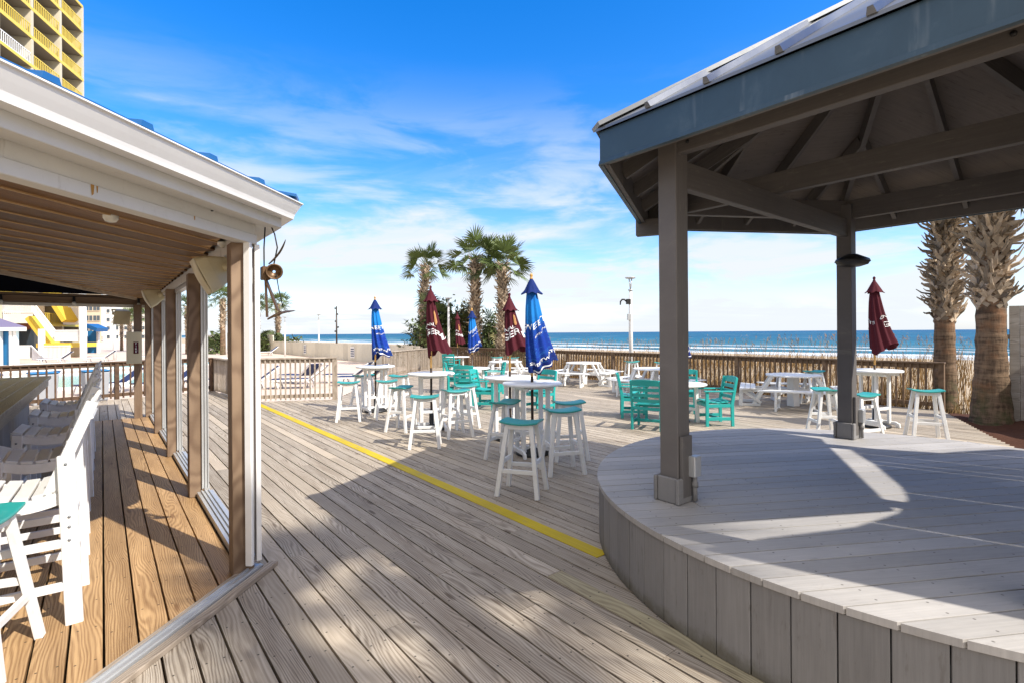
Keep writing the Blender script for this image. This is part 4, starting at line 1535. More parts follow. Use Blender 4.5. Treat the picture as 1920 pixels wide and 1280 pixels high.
def low_table():
    root = empty('dining_table')
    tag(root, 'x', 'dining table')
    mb = MB()
    mb.lathe([(.05, .705), (.50, .705), (.53, .715), (.53, .73), (.52, .74), (.03, .742)], 40)
    mb.build('tabletop', M['poly'], root)
    for a in (45, 135, 225, 315):
        d_ = V((math.cos(rad(a)), math.sin(rad(a)), 0))
        mb = MB()
        mb.beam(d_ * .36, d_ * .33 + V((0, 0, .705)), .06, .06, up=(0, 1, 0))
        mb.build('leg', M['poly'], root, bevel=.005)
    mb = MB()
    mb.beam((-.26, -.26, .25), (.26, .26, .25), .035, .05)
    mb.build('stretcher', M['poly'], root)
    mb = MB()
    mb.beam((-.26, .26, .252), (.26, -.26, .252), .035, .047)
    mb.build('stretcher', M['poly'], root)
    return root


LT = Kind(low_table())
for x_, y_, rz_, lab in ((3.28, 10.1, 0.2, 'white round dining table ringed by teal chairs behind the near gazebo post'),
                         (-1.18, 15.1, 0.5, 'white dining table with the small blue umbrella between teal chairs'),
                         (-2.40, 22.5, 0.1, 'farthest white dining table by the rail corner, small maroon umbrella')):
    LT.place((x_, y_, 0), rz_, lab, 'white round dining tables')


def teal_chair():
    root = empty('teal_chair')
    tag(root, 'x', 'chair')
    m_ = M['tealchair']
    mb = MB()
    for k_ in range(5):
        y_ = .20 - k_ * .095
        mb.box((0, y_, .43 + .012 * abs(k_ - 2)), (.47, .085, .022), Matrix.Rotation(rad((k_ - 2) * -4), 3, 'X'))
    mb.build('seat', m_, root, bevel=.004)
    for s_ in (-1, 1):
        mb = MB()
        mb.beam((s_ * .255, .235, 0), (s_ * .255, .235, .64), .042, .055, up=(0, 1, 0))
        mb.build('leg', m_, root, bevel=.004)
        mb = MB()
        mb.extrude([(-.27, 0), (-.215, 0), (-.205, .42), (-.30, .90), (-.345, .89), (-.265, .42)], (s_ * .255 - .02, 0, 0), (0, 1, 0), (0, 0, 1), (.04, 0, 0))
        mb.build('leg', m_, root, bevel=.004)
        mb = MB()
        mb.extrude([(.29, .64), (.29, .665), (.0, .662), (-.26, .66), (-.26, .635), (.0, .637)], (s_ * .265 - .035, 0, 0), (0, 1, 0), (0, 0, 1), (.07, 0, 0))
        mb.build('armrest', m_, root, bevel=.005)
        for z_ in (.38, .14):
            mb = MB()
            mb.beam((s_ * .255, .22, z_), (s_ * .255, -.24, z_), .03, .06)
            mb.build('side_rail', m_, root, bevel=.003)
    for y_, z_ in ((.0, .14), (.235, .385), (-.235, .385)):
        mb = MB()
        mb.beam((-.25, y_, z_), (.25, y_, z_), .035, .05)
        mb.build('stretcher', m_, root, bevel=.003)
    mb = MB()
    for k_, (z_, h_) in enumerate(((.53, .06), (.63, .06), (.73, .06), (.85, .10))):
        yb = -.235 - (z_ - .42) * .20
        n = 8
        vs = []
        for i in range(n + 1):
            x_ = -.24 + .48 * i / n
            yy = yb - .022 * (1 - (x_ / .24) ** 2)
            hh = h_ / 2 + (.014 * (1 - (x_ / .24) ** 2) if k_ == 3 else 0)
            vs += [V((x_, yy - .009, z_ - h_ / 2)), V((x_, yy + .009, z_ - h_ / 2)), V((x_, yy + .009 - .02 * h_ / .1, z_ + hh)), V((x_, yy - .009 - .02 * h_ / .1, z_ + hh))]
        fs = [(0, 3, 2, 1), tuple(range(4 * n, 4 * n + 4))]
        for i in range(n):
            for j in range(4):
                fs.append((i * 4 + j, i * 4 + (j + 1) % 4, (i + 1) * 4 + (j + 1) % 4, (i + 1) * 4 + j))
        mb.add(vs, fs)
    mb.build('backrest', m_, root, bevel=.003)
    return root


TCH = Kind(teal_chair())
def face(az): return -rad(az)            # chair front (+y) turned to compass azimuth
for x_, y_, az, lab in (
    (2.50, 9.35, 28, 'teal armchair with its back to the viewer, directly left of the near gazebo post'),
    (2.52, 10.65, 100, 'teal armchair facing right, behind the one left of the near gazebo post'),
    (3.82, 9.72, 268, 'teal armchair right of the near gazebo post, facing left towards the table'),
    (3.75, 11.25, 205, 'teal armchair behind the round table, its back showing right of the near gazebo post'),
    (-0.62, 12.0, 105, 'large teal armchair in the centre facing right, behind the maroon umbrella table'),
    (-0.55, 15.0, 262, 'teal armchair facing left at the small blue umbrella table'),
    (-1.66, 15.2, 80, 'teal armchair facing right at the small blue umbrella table, left side'),
    (-1.25, 13.9, 10, 'teal armchair with its back to the viewer at the small blue umbrella table'),
    (-2.55, 21.5, 20, 'farthest teal armchair by the rail corner'),
    (0.58, 11.5, 225, 'teal armchair behind the big blue umbrella, facing left'),
):
    TCH.place((x_, y_, 0), face(az), lab, 'teal armchairs on the deck')


def picnic():
    root = empty('picnic_table')
    tag(root, 'x', 'picnic table')
    m_ = M['poly']
    mb = MB()
    oct_ = [(.62 * math.cos(rad(22.5 + 45 * k_)), .62 * math.sin(rad(22.5 + 45 * k_))) for k_ in range(8)]
    for k_ in range(8):          # slatted octagon
        y0 = -.573 + k_ * .1437; y1 = y0 + .138
        def half(y_):
            a = abs(y_)
            return .573 if a < .2373 else .573 - (a - .2373)
        vs = []
        for z_ in (.705, .738):
            vs += [V((-half(y0), y0, z_)), V((half(y0), y0, z_)), V((half(y1), y1, z_)), V((-half(y1), y1, z_))]
        mb.add(vs, [(0, 3, 2, 1), (4, 5, 6, 7), (0, 1, 5, 4), (1, 2, 6, 5), (2, 3, 7, 6), (3, 0, 4, 7)])
    mb.build('tabletop', m_, root, bevel=.004)
    mb = MB()
    mb.box((0, 0, .35), (.19, .19, .70))
    mb.build('pedestal', m_, root, bevel=.006)
    for k_ in range(4):
        a = rad(90 * k_ + 45); d_ = V((math.cos(a), math.sin(a), 0)); sd = V((-d_.y, d_.x, 0))
        mb = MB()
        for i in range(3):       # curved bench of three slats
            r0 = .80 + i * .115; r1 = r0 + .105
            vs = []; n = 6
            for z_ in (.415, .447):
                for r_ in (r0, r1):
                    for q in range(n + 1):
                        an = a + rad(-34 + 68 * q / n)
                        rr = r_ / max(math.cos(an - a), .8)
                        vs.append(V((math.cos(an) * rr, math.sin(an) * rr, z_)))
            k2 = n + 1
            fs = []
            for q in range(n):
                fs += [(q, k2 + q, k2 + q + 1, q + 1), (2 * k2 + q, 2 * k2 + q + 1, 3 * k2 + q + 1, 3 * k2 + q),
                       (q, q + 1, 2 * k2 + q + 1, 2 * k2 + q), (k2 + q, 3 * k2 + q, 3 * k2 + q + 1, k2 + q + 1)]
            fs += [(0, 2 * k2, 3 * k2, k2), (n, k2 + n, 3 * k2 + n, 2 * k2 + n)]
            mb.add(vs, fs)
        bench = mb.build('bench', m_, root, bevel=.004)
        mb = MB()
        for s_ in (-.36, .36):
            c0 = d_ * .72 + sd * s_; c1 = d_ * 1.12 + sd * s_ * 1.15
            mb.beam(c1 + V((0, 0, 0)), c1 * .985 + V((0, 0, .415)), .045, .085, up=d_)
            mb.beam(d_ * .14 + sd * s_ * .35 + V((0, 0, .375)), c1 + V((0, 0, .375)), .04, .08)
            mb.beam(c0 * .95 + V((0, 0, .08)), c1 + V((0, 0, .40)), .035, .06)
            mb.beam(d_ * .45 + sd * s_ * .8 + V((0, 0, .70)), d_ * .85 + sd * s_ * .95 + V((0, 0, .03)), .045, .075)
            mb.beam(d_ * .70 + sd * s_ * .9 + V((0, 0, .035)), c1 + V((0, 0, .035)), .04, .06)
        mb.build('bench_frame', m_, bench, bevel=.003)
    return root


PT = Kind(picnic())
for x_, y_, rz_, lab in (
    (2.42, 17.4, rad(12), 'white picnic table with built in benches right of the big blue umbrella, by the rail'),
    (4.00, 14.4, rad(-5), 'white picnic table half hidden behind the near gazebo post'),
    (6.58, 12.0, rad(20), 'white picnic table with benches between the two gazebo posts'),
    (-0.25, 18.5, rad(30), 'white picnic table at the far rail behind the second maroon umbrella'),
):
    PT.place((x_, y_, 0), rz_, lab, 'white picnic tables with attached benches')

# ------------------------------------------------------------------ closed umbrellas
random.seed(5)
def umbrella(x, y, kind, zt, zb, label, seed, turn=0.0, wscale=1.0, tw=0.0, lean=0.10):
    rs = random.Random(seed)
    root = empty('closed_umbrella', (x, y, 0))
    tag(root, label, 'umbrella', 'closed umbrellas over the deck tables')
    O = V((x, y, 0))
    mb = MB()
    mb.lathe([(.24, .0), (.25, .012), (.24, .04), (.10, .07), (.045, .10), (.04, .32), (.03, .325)], 24, O)
    mb.build('base', M['black'], root)
    mb = MB()
    zj = 1.12
    mb.tube([O + V((0, 0, .05)), O + V((0, 0, zj))], .021, 10)
    mb.build('lower_pole', M['bronze'], root)
    mb = MB()
    mb.tube([O + V((0, 0, zj)), O + V((0, 0, zt - .05))], .019, 10)
    mb.build('upper_pole', M['varnish'], root)
    L0 = zt - zb
    ph = [rs.uniform(0, 6.28) for _ in range(6)]
    def surf(th, t):
        """th angle, t 0 top .. 1 hem"""
        base = .052 + (.086 * wscale) * (t ** .8) + .022 * wscale * t ** 3
        fold = .135 * min(1, t * 3 + .15) * math.cos(8 * th + 1.3 * math.sin(2.2 * t + ph[0])) + .08 * math.cos(3 * th + ph[1] + 1.5 * t) * t
        r_ = base * (1 + fold)
        # the cloth blows to one side
        wx = lean * t ** 1.8
        stretch = 1 + .35 * t * max(0.0, math.cos(th))
        L = L0 * (.94 + .05 * math.sin(2 * th + ph[2]) - .035 * math.cos(th) + .010 * math.sin(8 * th + ph[3]))
        return V((r_ * math.cos(th) * stretch + wx, r_ * math.sin(th), zt - .10 - (L - .10) * t))
    def place(th, t, d=0.0):
        p = surf(th, t)
        c = V((lean * t ** 1.8, 0, p.z))
        q = p - c
        q = q * (1 + d / max(q.length, .02)) + c
        return O + Matrix.Rotation(turn, 3, 'Z') @ q
    nt, nth = 26, 96
    mb = MB()
    vs = []; gcs = []
    for i in range(nt + 1):
        t = i / nt
        for k_ in range(nth):
            th = 2 * pi * k_ / nth
            vs.append(place(th, t)); gcs.append((k_ / nth * 1.0, t, seed))
    fs = [(i * nth + k_, i * nth + (k_ + 1) % nth, (i + 1) * nth + (k_ + 1) % nth, (i + 1) * nth + k_) for i in range(nt) for k_ in range(nth)]
    mb.add(vs, fs, gcs, smooth=True)
    can = mb.build('canopy', M['blueprint'] if kind == 'blue' else M['maroon'], root)
    # vented cap
    mb = MB()
    vs = []
    nc = 8
    for i in range(nc + 1):
        t = i / nc
        for k_ in range(64):
            th = 2 * pi * k_ / 64
            r_ = (.018 + .098 * wscale * t ** .9) * (1 + .13 * t * math.cos(8 * th + ph[4])) * (1 + .25 * max(0, t - .8) * 5 * (0.5 + 0.5 * math.cos(4 * th)))
            vs.append(O + V((r_ * math.cos(th) + .006 * t, r_ * math.sin(th), zt - .03 - .215 * t - .014 * t * math.cos(8 * th + ph[4]))))
    mb.add(vs, [(i * 64 + k_, i * 64 + (k_ + 1) % 64, (i + 1) * 64 + (k_ + 1) % 64, (i + 1) * 64 + k_) for i in range(nc) for k_ in range(64)], smooth=True)
    mb.build('vent_cap', M['navy'] if kind == 'blue' else M['maroon'], root)
    mb = MB()
    mb.lathe([(.012, zt - .05), (.024, zt - .03), (.022, zt - .02), (.014, zt - .01), (.024, zt + .012), (.022, zt + .03), (.008, zt + .048)], 12, O)
    mb.build('finial', M['varnish'] if kind == 'blue' else M['maroon'], root)
    # printing wrapped on the cloth, centre th0 towards the viewer side
    def wrap(body, size, th0, t0, slope=0.0, mat=M['lettering'], bold=0.0):
        tv, tf = text_mesh(body, size, bold)
        rr = .052 + .086 * wscale * (t0 ** .8) + .022 * wscale * t0 ** 3
        rr *= 1.08
        import bmesh
        bm = bmesh.new()
        bv = [bm.verts.new(v_) for v_ in tv]
        for f in tf:
            try: bm.faces.new([bv[i] for i in f])
            except ValueError: pass
        bmesh.ops.triangulate(bm, faces=bm.faces[:])
        for _ in range(2):
            es = [e for e in bm.edges if e.calc_length() > .03]
            if es: bmesh.ops.subdivide_edges(bm, edges=es, cuts=1)
        bm.verts.index_update()
        vs = []
        for v_ in bm.verts:
            th = th0 + v_.co.x / rr
            t = t0 - (v_.co.y + slope * v_.co.x) / L0
            vs.append(place(th, min(max(t, 0), .995), .006))
        fs = [tuple(q.index for q in f.verts) for f in bm.faces]
        bm.free()
        mb = MB()
        mb.add(vs, fs)
        mb.build('lettering', mat, can)
    f0 = rad(270) - turn + rad(tw)
    if kind == 'blue':
        wrap('SWEETW', .135, f0 + rad(28), .48, .25, bold=.0)
        wrap('BREWING', .045, f0 + rad(45), .59, .22)
        wrap('SWEETWATER', .066, f0 + rad(32), .89, .10, bold=.001)
        wrap('BREWING CO', .060, f0 + rad(175), .885, .0, bold=.001)
        # pale hem
        mb = MB()
        vs = []
        for k_ in range(40):
            th = f0 - .5 + 1.5 * k_ / 39
            vs += [place(th, .975 - .012 * math.sin(k_ * pi / 39), .003), place(th, .982, .003)]
        mb.add(vs, [(2 * k_, 2 * k_ + 1, 2 * k_ + 3, 2 * k_ + 2) for k_ in range(39)])
        mb.build('hem', M['lettering'], can)
    else:
        wrap('ONAL', .092, f0 - rad(34), .545, 0, bold=.001)
        wrap('GER', .17, f0 - rad(14), .675, 0, bold=.002)
        wrap('TRADITI', .085, f0 + rad(165), .56, .05)
        wrap('LA', .175, f0 + rad(108), .70, .25, bold=.005)
        mb = MB()
        vs = []
        cx_, cy_ = f0 + rad(38), .42
        n = 14
        for k_ in range(n):
            a = 2 * pi * k_ / n
            rr_ = 1 + .25 * math.sin(3 * a + 1)
            vs.append(place(cx_ + .22 * rr_ * math.cos(a), cy_ + .11 * rr_ * math.sin(a), .006))
        vs.append(place(cx_, cy_, .006))
        mb.add(vs, [(k_, (k_ + 1) % n, n) for k_ in range(n)])
        mb.build('emblem', M['tan'], can)
    return root


umbrella(0.286, 7.43, 'blue', 2.56, 1.16, 'largest blue umbrella, closed, on the nearest high table', 1, 0.0, 1.15)
umbrella(-0.04, 8.45, 'maroon', 2.36, 1.40, 'closed maroon umbrella just left of the largest blue one', 2, 0.0, 1.0)
umbrella(-1.49, 9.4, 'maroon', 2.58, 1.32, 'tallest closed maroon umbrella left of centre, large white lettering', 3, 0.0, 1.05, lean=.13)
umbrella(-3.10, 11.6, 'blue', 2.55, 1.18, 'leftmost closed blue umbrella on a yellow wooden pole', 4, 0.0, 1.15, lean=.14)
umbrella(-1.18, 15.1, 'blue', 2.44, 1.18, 'small far blue umbrella in front of the palm trunks', 5, 0.0, 1.0, lean=.04)
umbrella(-2.40, 22.5, 'maroon', 2.62, 1.20, 'smallest far maroon umbrella near the rail corner', 6, 0.0, 1.0)
umbrella(3.22, 10.05, 'blue', 2.50, 1.18, 'blue umbrella almost hidden behind the near gazebo post', 7, 0.0, 1.0, lean=.06)
umbrella(6.62, 9.35, 'maroon', 2.68, 1.34, 'rightmost closed maroon umbrella standing against the sea', 8, rad(0), 1.15, lean=.14, tw=75)

# ------------------------------------------------------------------ railings and fences
random.seed(31)
def railing(p0, p1, zt, label, mat, nbay, name='deck_railing', bal=0.14, ground=0.0, wpost=.10):
    p0 = V((*p0, 0)); p1 = V((*p1, 0))
    root = empty(name, (p0 + p1) / 2 + V((0, 0, ground)))
    tag(root, label, 'railing')
    d_ = (p1 - p0); L = d_.length; d_ /= L
    sd = V((-d_.y, d_.x, 0))
    mb = MB()
    mb.beam(p0 - d_ * .06 + V((0, 0, zt - .02)), p1 + d_ * .06 + V((0, 0, zt - .02)), .15, .04)
    mb.build('cap_rail', mat, root, bevel=.004)
    mb = MB()
    mb.beam(p0 + V((0, 0, zt - .09)) , p1 + V((0, 0, zt - .09)), .04, .095)
    mb.beam(p0 + V((0, 0, ground + .12)), p1 + V((0, 0, ground + .12)), .04, .09)
    mb.build('stringer', mat, root)
    for i in range(nbay + 1):
        p = p0 + d_ * (L * i / nbay)
        mb = MB()
        mb.beam(p + V((0, 0, ground - .3)), p + V((0, 0, zt - .04)), wpost, wpost, up=sd)
        mb.build('rail_post', mat, root, bevel=.005)
    for i in range(nbay):
        mb = MB()
        a = L * i / nbay + wpost * .6; b = L * (i + 1) / nbay - wpost * .6
        k_ = max(1, round((b - a) / bal))
        for j in range(k_):
            t_ = a + (b - a) * (j + .5) / k_
            q = p0 + d_ * t_ - sd * .04 + V((0, 0, 0))
            lean_ = random.uniform(-.004, .004)
            mb.beam(q + V((0, 0, ground + .03)), q + d_ * lean_ + V((0, 0, zt - .045)), .036, .036, up=sd)
        mb.build('balusters', mat, root)
    return root


railing((-3.6, 27.3), (9.35, 11.15), 1.05, 'long brown baluster railing along the dune side of the deck', M['rail'], 9)
railing((-5.1, 20.3), (-3.6, 27.3), 1.05, 'grey baluster railing running back from the left high table to the far corner', M['railgrey'], 3)
railing((-6.75, 13.45), (-4.8, 13.85), 1.14, 'short grey baluster railing at the start of the yellow strip', M['railgrey'], 1, wpost=.12, bal=.125)
railing((-9.4, 16.2), (-6.95, 13.5), 1.05, 'grey railing seen through the bar windows beside the pool', M['railgrey'], 2)
railing((-14.0, 10.4), (-9.5, 16.15), 1.05, 'brown railing with shade in its colour, behind the bar chairs on the pool side', M['shadedrail'], 3, bal=.16)

def boards_fence(name, path, top, label, mat, bw=.145, gap=.004, zb=-.1, thick=.022, kind_cat='fence', prof=None):
    """vertical boards along a path; prof(distance) gives the height"""
    root = empty(name, (path[0][0], path[0][1], 0))
    tag(root, label, kind_cat)
    dist = 0.0
    for (a, b) in zip(path[:-1], path[1:]):
        a = V((*a, 0)); b = V((*b, 0)); d_ = b - a; L = d_.length; d_ /= L
        sd = V((-d_.y, d_.x, 0))
        R = Matrix((d_, sd, V((0, 0, 1)))).transposed()
        mb = MB()
        t_ = bw / 2
        while t_ < L:
            h_ = top if prof is None else prof(dist + t_)
            h_ += random.uniform(-.012, .012)
            if prof is None:
                mb.box(a + d_ * t_ + V((0, 0, (zb + h_) / 2)), (bw, thick, h_ - zb), R)
            else:
                mb.extrude([(zb, -bw / 2), (prof(dist + t_ - bw / 2), -bw / 2), (prof(dist + t_ + bw / 2), bw / 2), (zb, bw / 2)], a + d_ * t_ - sd * thick / 2, (0, 0, 1), d_, sd * thick)
            t_ += bw + gap + random.choice((0, 0, 0, .004, .01))
        mb.build('board_panel', mat, root)
        mb = MB()
        for z_ in [q for q in (.3, .82, 1.6) if q < top - .1]:
            mb.beam(a - sd * .04 + V((0, 0, z_)), b - sd * .04 + V((0, 0, z_)), .045, .09)
        mb.build('back_rail', mat, root)
        k_ = max(1, round(L / 2.4))
        for i in range(k_ + 1):
            p = a + d_ * (L * i / k_) - sd * .112
            mb = MB()
            mb.beam(p + V((0, 0, -.4)), p + V((0, 0, top - .06)), .09, .09, up=sd)
            mb.build('fence_post', mat, root)
        dist += L
    return root


prof_pts = [(0, 3.64), (.1, 3.63), (.4, 3.50), (.87, 3.24), (1.34, 3.14), (1.77, 3.18), (2.15, 3.31), (2.87, 3.66), (3.45, 4.0), (3.66, 4.05), (3.67, 3.45), (4.5, 3.05), (4.51, 2.2), (40, 2.2)]  # unseen run behind the stage, heights shaped to cast its shade
def fprof(dd):
    for (x0, h0), (x1, h1) in zip(prof_pts[:-1], prof_pts[1:]):
        if dd <= x1: return h0 + (h1 - h0) * (dd - x0) / (x1 - x0)
    return 2.2
boards_fence('privacy_fence', [(3.82, 1.068), (6.92, 3.55), (9.9, 5.2), (10.9, 9.35), (9.62, 9.98)], 2.2, 'tall weathered grey board fence behind the right palms, unseen run shaped to shade the stage', M['fencewood'], prof=fprof)

# cream wall fence along the terrace, sea side
boards_fence('terrace_fence', [(-5.2, 28.9), (-12.0, 37.4), (-20.0, 47.4), (-25.0, 53.6)], 1.06, 'long cream board fence between the pool terrace and the beach', M['fencecream'], bw=.9, gap=.02, zb=-.2)
boards_fence('terrace_fence', [(-25.2, 53.8), (-40.0, 72.5), (-62, 100)], 1.75, 'taller cream fence end panel under the distant left palms', M['fencecream'], bw=.6, gap=.01, zb=-.2)
# signs on it
def sign(p, w_, h_, label, mat=M['navycush']):
    root = empty('sign', p)
    tag(root, label, 'sign')
    mb = MB()
    R = Matrix((-B, N, V((0, 0, 1)))).transposed()
    mb.box(V(p), (w_, .02, h_), R)
    mb.build('board', M['white'], root)
    mb = MB()
    for i in range(4):
        for j in range(3):
            mb.box(V(p) - N * .014 - B * ((j - 1) * w_ * .28) + V((0, 0, (1.5 - i) * h_ * .2)), (w_ * .22, .006, h_ * .11), R)
    mb.build('lettering', mat, root)


def fence_pt(t, z):
    a = V((-12.0, 37.4, 0)); d_ = (V((-12.0, 37.4, 0)) - V((-5.2, 28.9, 0))).normalized()
    q = a + d_ * t - N * .045
    q.z = z
    return q
sign(fence_pt(-1.0, .45), .75, .80, 'white notice with dark lines of print on the cream fence left of the blue umbrella')
sign(fence_pt(10.0, .45), .7, .8, 'far small white notice on the cream fence')

# ------------------------------------------------------------------ palms and plants
def fan(mb, o, d_, up, lp, lf, n=20, spread=105, droop=.25, wleaf=.03, rs=random):
    """a palmetto leaf: stalk and a fan of narrow blades"""
    d_ = d_.normalized()
    sd = d_.cross(up).normalized()
    nu = sd.cross(d_).normalized()
    tip = o + d_ * lp + V((0, 0, -lp * .10))
    mb.beam(o, tip, .022, .014)
    rn = rs.random()
    for k_ in range(n):
        a = rad(-spread + 2 * spread * k_ / (n - 1) + rs.uniform(-3, 3))
        L = lf * (.62 + .38 * math.cos(a * .75)) * rs.uniform(.9, 1.08)
        dd = d_ * math.cos(a) + sd * math.sin(a)
        dd = (dd + nu * (.22 * abs(math.sin(a)) + rs.uniform(-.06, .06))).normalized()
        wd = dd.cross(nu).normalized() * wleaf * (.8 + .4 * rs.random())
        mid = tip + dd * L * .55
        end = tip + dd * L + V((0, 0, -droop * L * (.5 + rs.random() * .7)))
        b0 = tip + dd * .03
        vs = [b0 - wd * .4, b0 + wd * .4, mid + wd, mid - wd, end]
        mb.add(vs, [(0, 1, 2, 3), (3, 2, 4)], rnd=min(1, max(0, rn * .6 + rs.random() * .4)))


def palm(height, tr, crown_r, nf, boots=(0.45, 1.0), seed=1, nboot=90, boot_len=.35, base_flare=1.35, leafn=26, lean=(0, 0), crown_el=(-24, 74)):
    rs = random.Random(seed)
    root = empty('palm_tree')
    tag(root, 'x', 'palm tree')
    lx, ly = lean
    def axis(t): return V((lx * t * t, ly * t * t, height * t))
    pts = []; rr = []
    k_ = 34
    for i in range(k_ + 1):
        t = i / k_
        pts.append(axis(t))
        fl = 1 + (base_flare - 1) * math.exp(-t * 7)
        rr.append(tr * fl * (1 - .18 * t) * (1 + .045 * math.sin(i * 2.4) + rs.uniform(-.02, .02)))
    mb = MB()
    mb.tube(pts, rr, 20)
    mb.build('trunk', M['bark'], root)
    mb = MB()
    ga = 2.39996
    for i in range(nboot):
        t = boots[0] + (boots[1] - boots[0]) * (i + .5) / nboot
        p = axis(t)
        a = i * ga + rs.uniform(-.5, .5)
        for sgn in (-1, 1):      # split leaf base: two prongs crossing round the trunk
            r_ = tr * (1 - .18 * t)
            d_ = V((math.cos(a), math.sin(a), 0)); sd = V((-d_.y, d_.x, 0)) * sgn
            L = boot_len * rs.uniform(.45, 1.35) * (.8 + .5 * (t - boots[0]) / (boots[1] - boots[0] + 1e-6))
            q0 = p + d_ * r_ * .85 + sd * (-.10 * tr / .22) + V((0, 0, -.10))
            q1 = p + d_ * (r_ + .05) + sd * .10 + V((0, 0, .02 + L * .25))
            wk = rs.uniform(.75, 1.45)
            q2 = p + d_ * (r_ + L * rs.uniform(.35, .65)) + sd * (.08 + L * rs.uniform(.02, .34)) + V((0, 0, L * rs.uniform(.3, .95)))
            rn = rs.random()
            qm = (q1 + q2) / 2 + d_ * L * .06 - V((0, 0, L * .05))
            mb.beam(q0, q1, .085 * tr / .22 * wk, .035, up=d_, rnd=rn, w2=.065 * tr / .22 * wk, h2=.03)
            mb.beam(q1, qm, .065 * tr / .22 * wk, .03, up=d_, rnd=rn, w2=.05 * wk, h2=.02)
            mb.beam(qm, q2, .05 * wk, .02, up=d_, rnd=rn, w2=.022, h2=.010)
    mb.build('leaf_bases', M['boot'], root)
    mb = MB()
    top = axis(1.0)
    for i in range(nf):
        f = (i + .5) / nf
        el = rad(crown_el[1] + (crown_el[0] - crown_el[1]) * f ** .8)
        a = i * ga + rs.uniform(-.25, .25)
        d_ = V((math.cos(a) * math.cos(el), math.sin(a) * math.cos(el), math.sin(el)))
        lp = crown_r * .62 * rs.uniform(.55, 1.15); lf = crown_r * .58 * rs.uniform(.85, 1.1)
        upv = Matrix.Rotation(rs.uniform(-.9, .9), 3, d_) @ (V((0, 0, 1)) if abs(d_.z) < .97 else V((1, 0, 0)))
        fan(mb, top + V((0, 0, .05 - .25 * f)), d_, upv, lp, lf, leafn, 92, .10 + .18 * f, .030 * crown_r / 1.4, rs)
    mb.build('crown', M['green'], root, recalc=False)
    return root


GP = 'palm trees'
# two big palms at the right
r1 = palm(5.6, .205, 1.7, 24, (0.40, 1.0), 41, 160, .46, 1.3)
r1.location = (10.35, 12.25, -.25)
tag(r1, 'left of the two thick palms at the right, trunk behind the railing', 'palm tree', GP)
r2 = palm(5.5, .235, 1.8, 24, (0.45, 1.0), 42, 160, .50, 1.65)
r2.location = (9.40, 10.05, -.25)
tag(r2, 'thickest palm at the right edge, standing in the mulch in front of the board fence', 'palm tree', GP)
# behind the far rail
pk = palm(6.3, .21, 1.45, 20, (0.52, 1.0), 43, 90, .34, 1.15, lean=(.25, .1))
pk.location = (-5.35, 30.4, -.5)
tag(pk, 'left palm behind the deck corner with a bare lower trunk', 'palm tree', GP)
pk2 = palm(6.3, .25, 1.75, 22, (0.08, 1.0), 44, 150, .34, 1.15)
pk2.location = (-2.0, 28.2, -.4)
tag(pk2, 'left of the twin palms behind the small blue umbrella', 'palm tree', GP)
pk3 = palm(5.8, .25, 1.75, 22, (0.06, 1.0), 45, 150, .34, 1.15)
pk3.location = (-0.50, 27.4, -.4)
tag(pk3, 'right of the twin palms, above the second maroon umbrella', 'palm tree', GP)
# distant palms on the left, copies of one small palm
dp = Kind(palm(5.2, .24, 1.6, 30, (0.45, 1.0), 46, 60, .3, 1.1, 14))
for px_, Y, sc, rz_, lab in (
    (521, 57, 1.02, .3, 'distant small palm right of the white corner post'),
    (482, 55, 1.0, 1.9, 'distant palm half hidden by the white corner post'),
    (418, 50, 1.05, 3.0, 'distant palm framed in the nearest bar window'),
    (352, 52, .92, 4.2, 'distant palm framed in the second bar window'),
    (262, 62, .85, 5.0, 'distant palm in front of the white hotel, right one by the cream speaker'),
    (243, 64, .85, .9, 'distant palm in front of the white hotel, middle one'),
    (228, 66, .72, 2.2, 'distant palm in front of the white hotel, left and smallest one'),
):
    o = dp.place(((px_ - 960) / 960 * Y, Y, -.2), rz_, lab, GP, sc)
# palms behind the viewer, their fronds dapple the near deck
sp = palm(13.0, .19, 1.45, 24, (0.85, 1.0), 47, 30, .25, 1.2, 18, lean=(.7, 1.1))
sp.location = (9.85, -5.05, 0)
tag(sp, 'very tall slim palm near the stage whose crown dapples the near deck', 'palm tree', GP)


